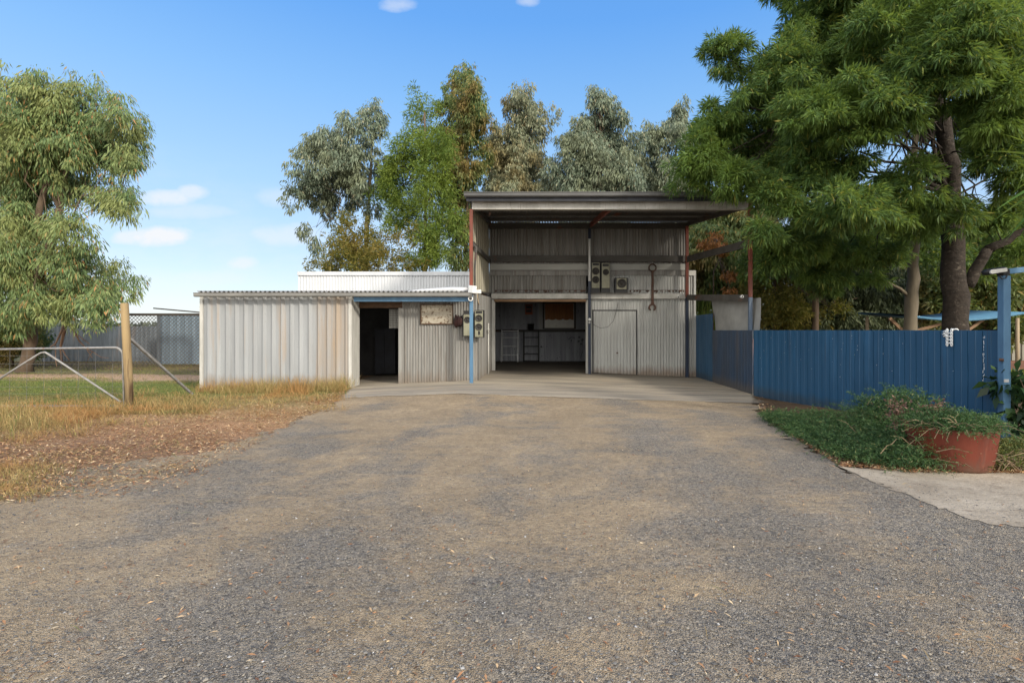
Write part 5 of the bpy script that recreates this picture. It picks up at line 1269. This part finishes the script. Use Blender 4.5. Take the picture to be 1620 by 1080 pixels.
back_tree('tallest olive brown gum with rusty leaf patches beside the bay roof', 66, 30, 735, [(738, 140, 22, 34, .8), (720, 165, 24, 40, .8), (752, 180, 24, 44), (735, 225, 38, 42), (735, 280, 40, 44), (730, 335, 36, 44, .8), (735, 395, 34, 44, .6)], 'hang', 'olive', dens=1.3, tr=.18)
back_tree('pale thin gum with hanging tan leaves above the left roof half', 68, 31, 822, [(822, 170, 22, 32, .7), (838, 200, 28, 34, .8), (800, 225, 30, 44, .8), (830, 255, 44, 44), (790, 280, 30, 40, .7), (850, 290, 34, 34, .8), (815, 310, 50, 36, .8), (820, 380, 45, 50, .6)], 'hang', 'gum_pale', 'bark_gum', dens=1.5, tr=.14)
back_tree('dense grey-green conical gum above the middle of the roof', 70, 29, 950, [(950, 160, 22, 22), (948, 195, 34, 32), (925, 235, 36, 36), (972, 240, 36, 40), (950, 280, 54, 44), (905, 290, 24, 36, .7), (990, 290, 26, 40), (950, 350, 55, 50, .7), (878, 290, 16, 40, .3)], 'hang', 'gum_grey', dens=1.6, tr=.16)
back_tree('dusky grey gum half hidden by the huge green tree', 72, 32, 1050, [(1072, 195, 22, 26), (1052, 225, 34, 34), (1030, 265, 32, 40, .8), (1075, 270, 36, 40), (1045, 305, 44, 34), (1050, 370, 45, 45, .8)], 'hang', 'gum_grey', dens=1.3, tr=.15)
# behind the bay's open right side and the blue fence
gB = 'trees behind the blue fence'
back_tree('olive tree seen through the open right side of the bay', 80, 22, 1140, [(1140, 340, 44, 40), (1120, 400, 36, 46), (1165, 420, 40, 50), (1135, 460, 46, 34), (1180, 360, 40, 50)], 'hang', 'olive', dens=3.0, ln=.2, wd=.032, bough=.55, tr=.13, group=gB)
back_tree('yellow-green wattle bush right of the red front post', 82, 18, 1225, [(1225, 430, 36, 40), (1205, 480, 30, 40), (1245, 490, 34, 32), (1262, 440, 26, 34, .8), (1330, 505, 26, 22)], 'open', 'yellow', dens=3.8, ln=.14, wd=.02, bough=.42, tr=.07, group=gB, name='wattle_bush', cat='bush')
back_tree('dark olive weeping tree low behind the blue fence middle', 84, 19, 1330, [(1290, 480, 50, 40), (1345, 470, 50, 40), (1395, 490, 40, 36), (1240, 500, 30, 26), (1320, 515, 70, 20), (1330, 430, 60, 24, .7)], 'hang', 'dark', dens=3.4, ln=.17, wd=.028, bough=.45, tr=.09, group=gB)
back_tree('grey-green gum with sky gaps behind the slim pale trunk', 86, 25, 1390, [(1380, 420, 50, 44, .8), (1430, 450, 44, 44, .8), (1350, 380, 54, 34, .7), (1440, 400, 40, 40, .7), (1410, 490, 50, 30), (1300, 370, 60, 40, .7)], 'hang', 'gum_grey', dens=2.0, ln=.22, wd=.034, bough=.6, tr=.15, group=gB)
back_tree('bright olive tree between the dark trunk and lamp post', 88, 21, 1560, [(1560, 440, 44, 44), (1545, 490, 36, 36), (1600, 470, 44, 44), (1580, 380, 60, 36, .8), (1640, 430, 44, 60), (1500, 440, 40, 40, .8), (1480, 480, 40, 36), (1610, 510, 40, 20)], 'open', 'olive', dens=2.7, ln=.19, wd=.035, bough=.5, tr=.12, group=gB)
back_tree('shaded green tree filling the gap under the huge crown', 90, 17, 1290, [(1270, 400, 60, 30, .8), (1350, 370, 60, 36, .7), (1215, 400, 30, 44, .8), (1420, 350, 60, 40, .5), (1560, 400, 70, 34, .6), (1480, 380, 50, 44, .4), (1620, 350, 60, 50, .6)], 'open', 'pepper', dens=3., ln=.17, wd=.025, bough=.5, tr=.12, group=gB, top=(1290, 380))
back_tree('orange dead-leaved sapling beside the open bay', 92, 19, 1128, [(1130, 374, 8, 9, 1.), (1138, 390, 9, 10), (1116, 386, 7, 6), (1152, 436, 5, 14, .7), (1156, 462, 5, 8, .6)], 'hang', 'orange', dens=22, ln=.13, wd=.03, bough=.16, percl=6, tr=.03, group=gB, name='sapling')
# low bush and weeds on the left and by the bay
back_tree('scrubby dark bush under the weeping gum at far left', 94, 21, 20, [(20, 535, 40, 24), (-20, 530, 40, 28), (50, 540, 20, 16, .8)], 'open', 'olive', dens=4.2, ln=.13, wd=.025, bough=.35, tr=.04, name='bush', cat='bush', group='left side bushes')
r = np.random.default_rng(96)
def weedclump(r, n):
    px = r.uniform(1100, 1130, n); y = r.uniform(19.5, 21, n); return (px - CX) / F * y, y, np.ones(n)
o = blades('tall_weeds', 900, 97, weedclump, 1.2, 2.6, .03, L['bright'], .22, 30); o['kind'] = 'stuff'
def ground_green(r, n):
    px = r.uniform(1594, 1700, n); y = r.uniform(13, 19, n); return (px - CX) / F * y, y, np.ones(n)
blades('garden_grass', 5000, 98, ground_green, .05, .14, .008, L['bright'], .5)
# far scrub along the horizon
r = np.random.default_rng(99); n = 60000
x = r.uniform(-200, 220, n); y = r.uniform(85, 110, n); hh = (2.6 + 1.2 * np.sin(x * .11) + .9 * np.sin(x * .31 + 1)) * np.clip(r.uniform(.3, 1.1, n), 0, 1)
b = np.stack([x, y, hh], 1)
tag(npmesh('far_treeline', leaf_quads(r, b, r.normal(size=(n, 3)), np.full(n, .9), np.full(n, .3)), 4, L['far']), kind='stuff')

# ------------------------------------------------------------------ light, sky, camera
EL, AZ = math.radians(22), math.radians(44)          # sun behind the camera, to the right, low
sun_dir = Vector((math.sin(AZ) * math.cos(EL), -math.cos(AZ) * math.cos(EL), math.sin(EL)))
sl = bpy.data.lights.new('sun', 'SUN'); sl.energy = 1.75; sl.angle = math.radians(6.0); sl.color = (1, .92, .79)
so = bpy.data.objects.new('sun', sl); COL.objects.link(so); so.rotation_euler = sun_dir.to_track_quat('Z', 'Y').to_euler(); so.location = (8, -10, 12)

w = bpy.data.worlds.new('World'); SC.world = w; w.use_nodes = True
t = w.node_tree; t.nodes.clear()
def wn_(k, **kw):
    n_ = t.nodes.new(k)
    for a, b in kw.items(): setattr(n_, a, b)
    return n_
sky = wn_('ShaderNodeTexSky', sky_type='NISHITA'); sky.sun_disc = False; sky.sun_elevation = EL
sky.sun_rotation = math.atan2(sun_dir.x, sun_dir.y)
sky.air_density = 1.0; sky.dust_density = .5; sky.ozone_density = 1.3
geo = wn_('ShaderNodeTexCoord'); sep = wn_('ShaderNodeSeparateXYZ'); t.links.new(geo.outputs['Generated'], sep.inputs[0])
def wm(op, a, b=None, c=None, clamp=False):
    n_ = wn_('ShaderNodeMath', operation=op); n_.use_clamp = clamp
    for i, v in enumerate((a, b, c)):
        if v is None: continue
        if isinstance(v, (int, float)): n_.inputs[i].default_value = v
        else: t.links.new(v, n_.inputs[i])
    return n_.outputs[0]
ysafe = wm('MAXIMUM', sep.outputs[1], .05)
su = wm('DIVIDE', sep.outputs[0], ysafe); sv = wm('DIVIDE', sep.outputs[2], ysafe)
cmb = wn_('ShaderNodeCombineXYZ'); t.links.new(su, cmb.inputs[0]); t.links.new(sv, cmb.inputs[1])
def wnoise(scale, detail, st):
    mp = wn_('ShaderNodeMapping'); mp.inputs['Scale'].default_value = st; t.links.new(cmb.outputs[0], mp.inputs[0])
    nz_ = wn_('ShaderNodeTexNoise'); nz_.inputs['Scale'].default_value = scale; nz_.inputs['Detail'].default_value = detail; nz_.inputs['Roughness'].default_value = .6
    t.links.new(mp.outputs[0], nz_.inputs[0]); return nz_.outputs[0]
n3n = wn_('ShaderNodeTexNoise'); n3n.inputs['Scale'].default_value = 3.; t.links.new(geo.outputs['Generated'], n3n.inputs[0]); n3 = n3n.outputs[0]
n1 = wnoise(22, 7, (1, 1.6, 1)); n2 = wnoise(7, 5, (1, 2.6, 1))
puffs = [(248, 374, 46, 13, .95), (205, 376, 22, 9, .7), (262, 314, 34, 11, .7), (306, 304, 20, 10, .6), (385, 416, 20, 9, .6), (455, 372, 50, 14, .45), (440, 312, 26, 14, .3), (630, 8, 24, 9, .4), (835, 3, 14, 7, .4), (340, 440, 60, 10, .3), (300, 335, 60, 10, .3), (520, 300, 30, 14, .25)]
tot = None
for (px, py, a, b, s_) in puffs:
    dx = wm('DIVIDE', wm('SUBTRACT', su, (px - CX) / F), a / F); dy = wm('DIVIDE', wm('SUBTRACT', sv, (CY - py) / F), b / F)
    d2 = wm('ADD', wm('MULTIPLY', dx, dx), wm('MULTIPLY', dy, dy))
    d2 = wm('ADD', d2, wm('MULTIPLY', wm('SUBTRACT', n1, .55), 3.4))
    f_ = wm('MULTIPLY', wm('SUBTRACT', 1.0, wm('MULTIPLY', d2, .5), None, True), s_)
    tot = f_ if tot is None else wm('MAXIMUM', tot, f_)
rmp = wn_('ShaderNodeValToRGB'); cr = rmp.color_ramp
K = 1 / (.15 * 2 ** .9)
stops = [(0, (.74, .82, .90)), (.05, (.68, .79, .92)), (.13, (.52, .70, .94)), (.26, (.38, .63, .97)), (.40, (.235, .52, .96)), (.52, (.125, .40, .94)), (1, (.03, .17, .62))]
while len(cr.elements) < len(stops): cr.elements.new(.5)
for e, (p_, c_) in zip(cr.elements, stops): e.position = p_; e.color = (*c_, 1)
t.links.new(sep.outputs[2], rmp.inputs[0])
sc_ = wn_('ShaderNodeMix', data_type='RGBA', blend_type='MULTIPLY'); sc_.inputs[0].default_value = 1.; sc_.inputs[7].default_value = (K, K, K, 1); sc_.clamp_result = False
t.links.new(rmp.outputs[0], sc_.inputs[6])
base = wn_('ShaderNodeMix', data_type='RGBA'); base.inputs[0].default_value = .85
t.links.new(sky.outputs[0], base.inputs[6]); t.links.new(sc_.outputs[2], base.inputs[7])
# streaky veil low in the sky
hor = wm('SUBTRACT', 1.0, wm('MULTIPLY', sep.outputs[2], 3.4), None, True)
veil = wm('MULTIPLY', hor, wm('MULTIPLY', wm('SUBTRACT', n2, .42), 2.2, None, True), None, True)
cl = wm('MAXIMUM', tot, wm('MULTIPLY', veil, .7), None, True)
mixc = wn_('ShaderNodeMix', data_type='RGBA'); t.links.new(cl, mixc.inputs[0]); t.links.new(base.outputs[2], mixc.inputs[6]); mixc.inputs[7].default_value = (.93 * K, .95 * K, .98 * K, 1)
# unseen sunlit cloud sheet added behind the camera to soften and lift the light
bk_ = wm('MULTIPLY', wm('SUBTRACT', -.02, sep.outputs[1]), 2.2, None, True)
bk_ = wm('MULTIPLY', bk_, wm('ADD', .55, wm('MULTIPLY', n3, .6)), None, True)
mixb = wn_('ShaderNodeMix', data_type='RGBA'); t.links.new(bk_, mixb.inputs[0]); t.links.new(mixc.outputs[2], mixb.inputs[6]); mixb.inputs[7].default_value = (10.2, 9.8, 9.0, 1)
bg = wn_('ShaderNodeBackground'); bg.inputs[1].default_value = .15; t.links.new(mixb.outputs[2], bg.inputs[0])
ow = wn_('ShaderNodeOutputWorld'); t.links.new(bg.outputs[0], ow.inputs[0])

cam = bpy.data.cameras.new('camera'); co = bpy.data.objects.new('camera', cam); COL.objects.link(co)
co.location = (0, 0, H); co.rotation_euler = (math.pi / 2, 0, 0)
cam.sensor_width = 36; cam.lens = 36 * F / 1620; cam.shift_x = -(CX - 810) / 1620; cam.shift_y = -(540 - CY) / 1620
cam.clip_start = .05; cam.clip_end = 2000
SC.camera = co
vs_ = SC.view_settings; SC.display_settings.display_device = 'sRGB'
vs_.view_transform = 'Standard'; vs_.look = 'None'; vs_.exposure = 0.9; vs_.gamma = 1.0
SC.cycles.max_bounces = 8; SC.cycles.transparent_max_bounces = 8
SC.cycles.use_denoising = True
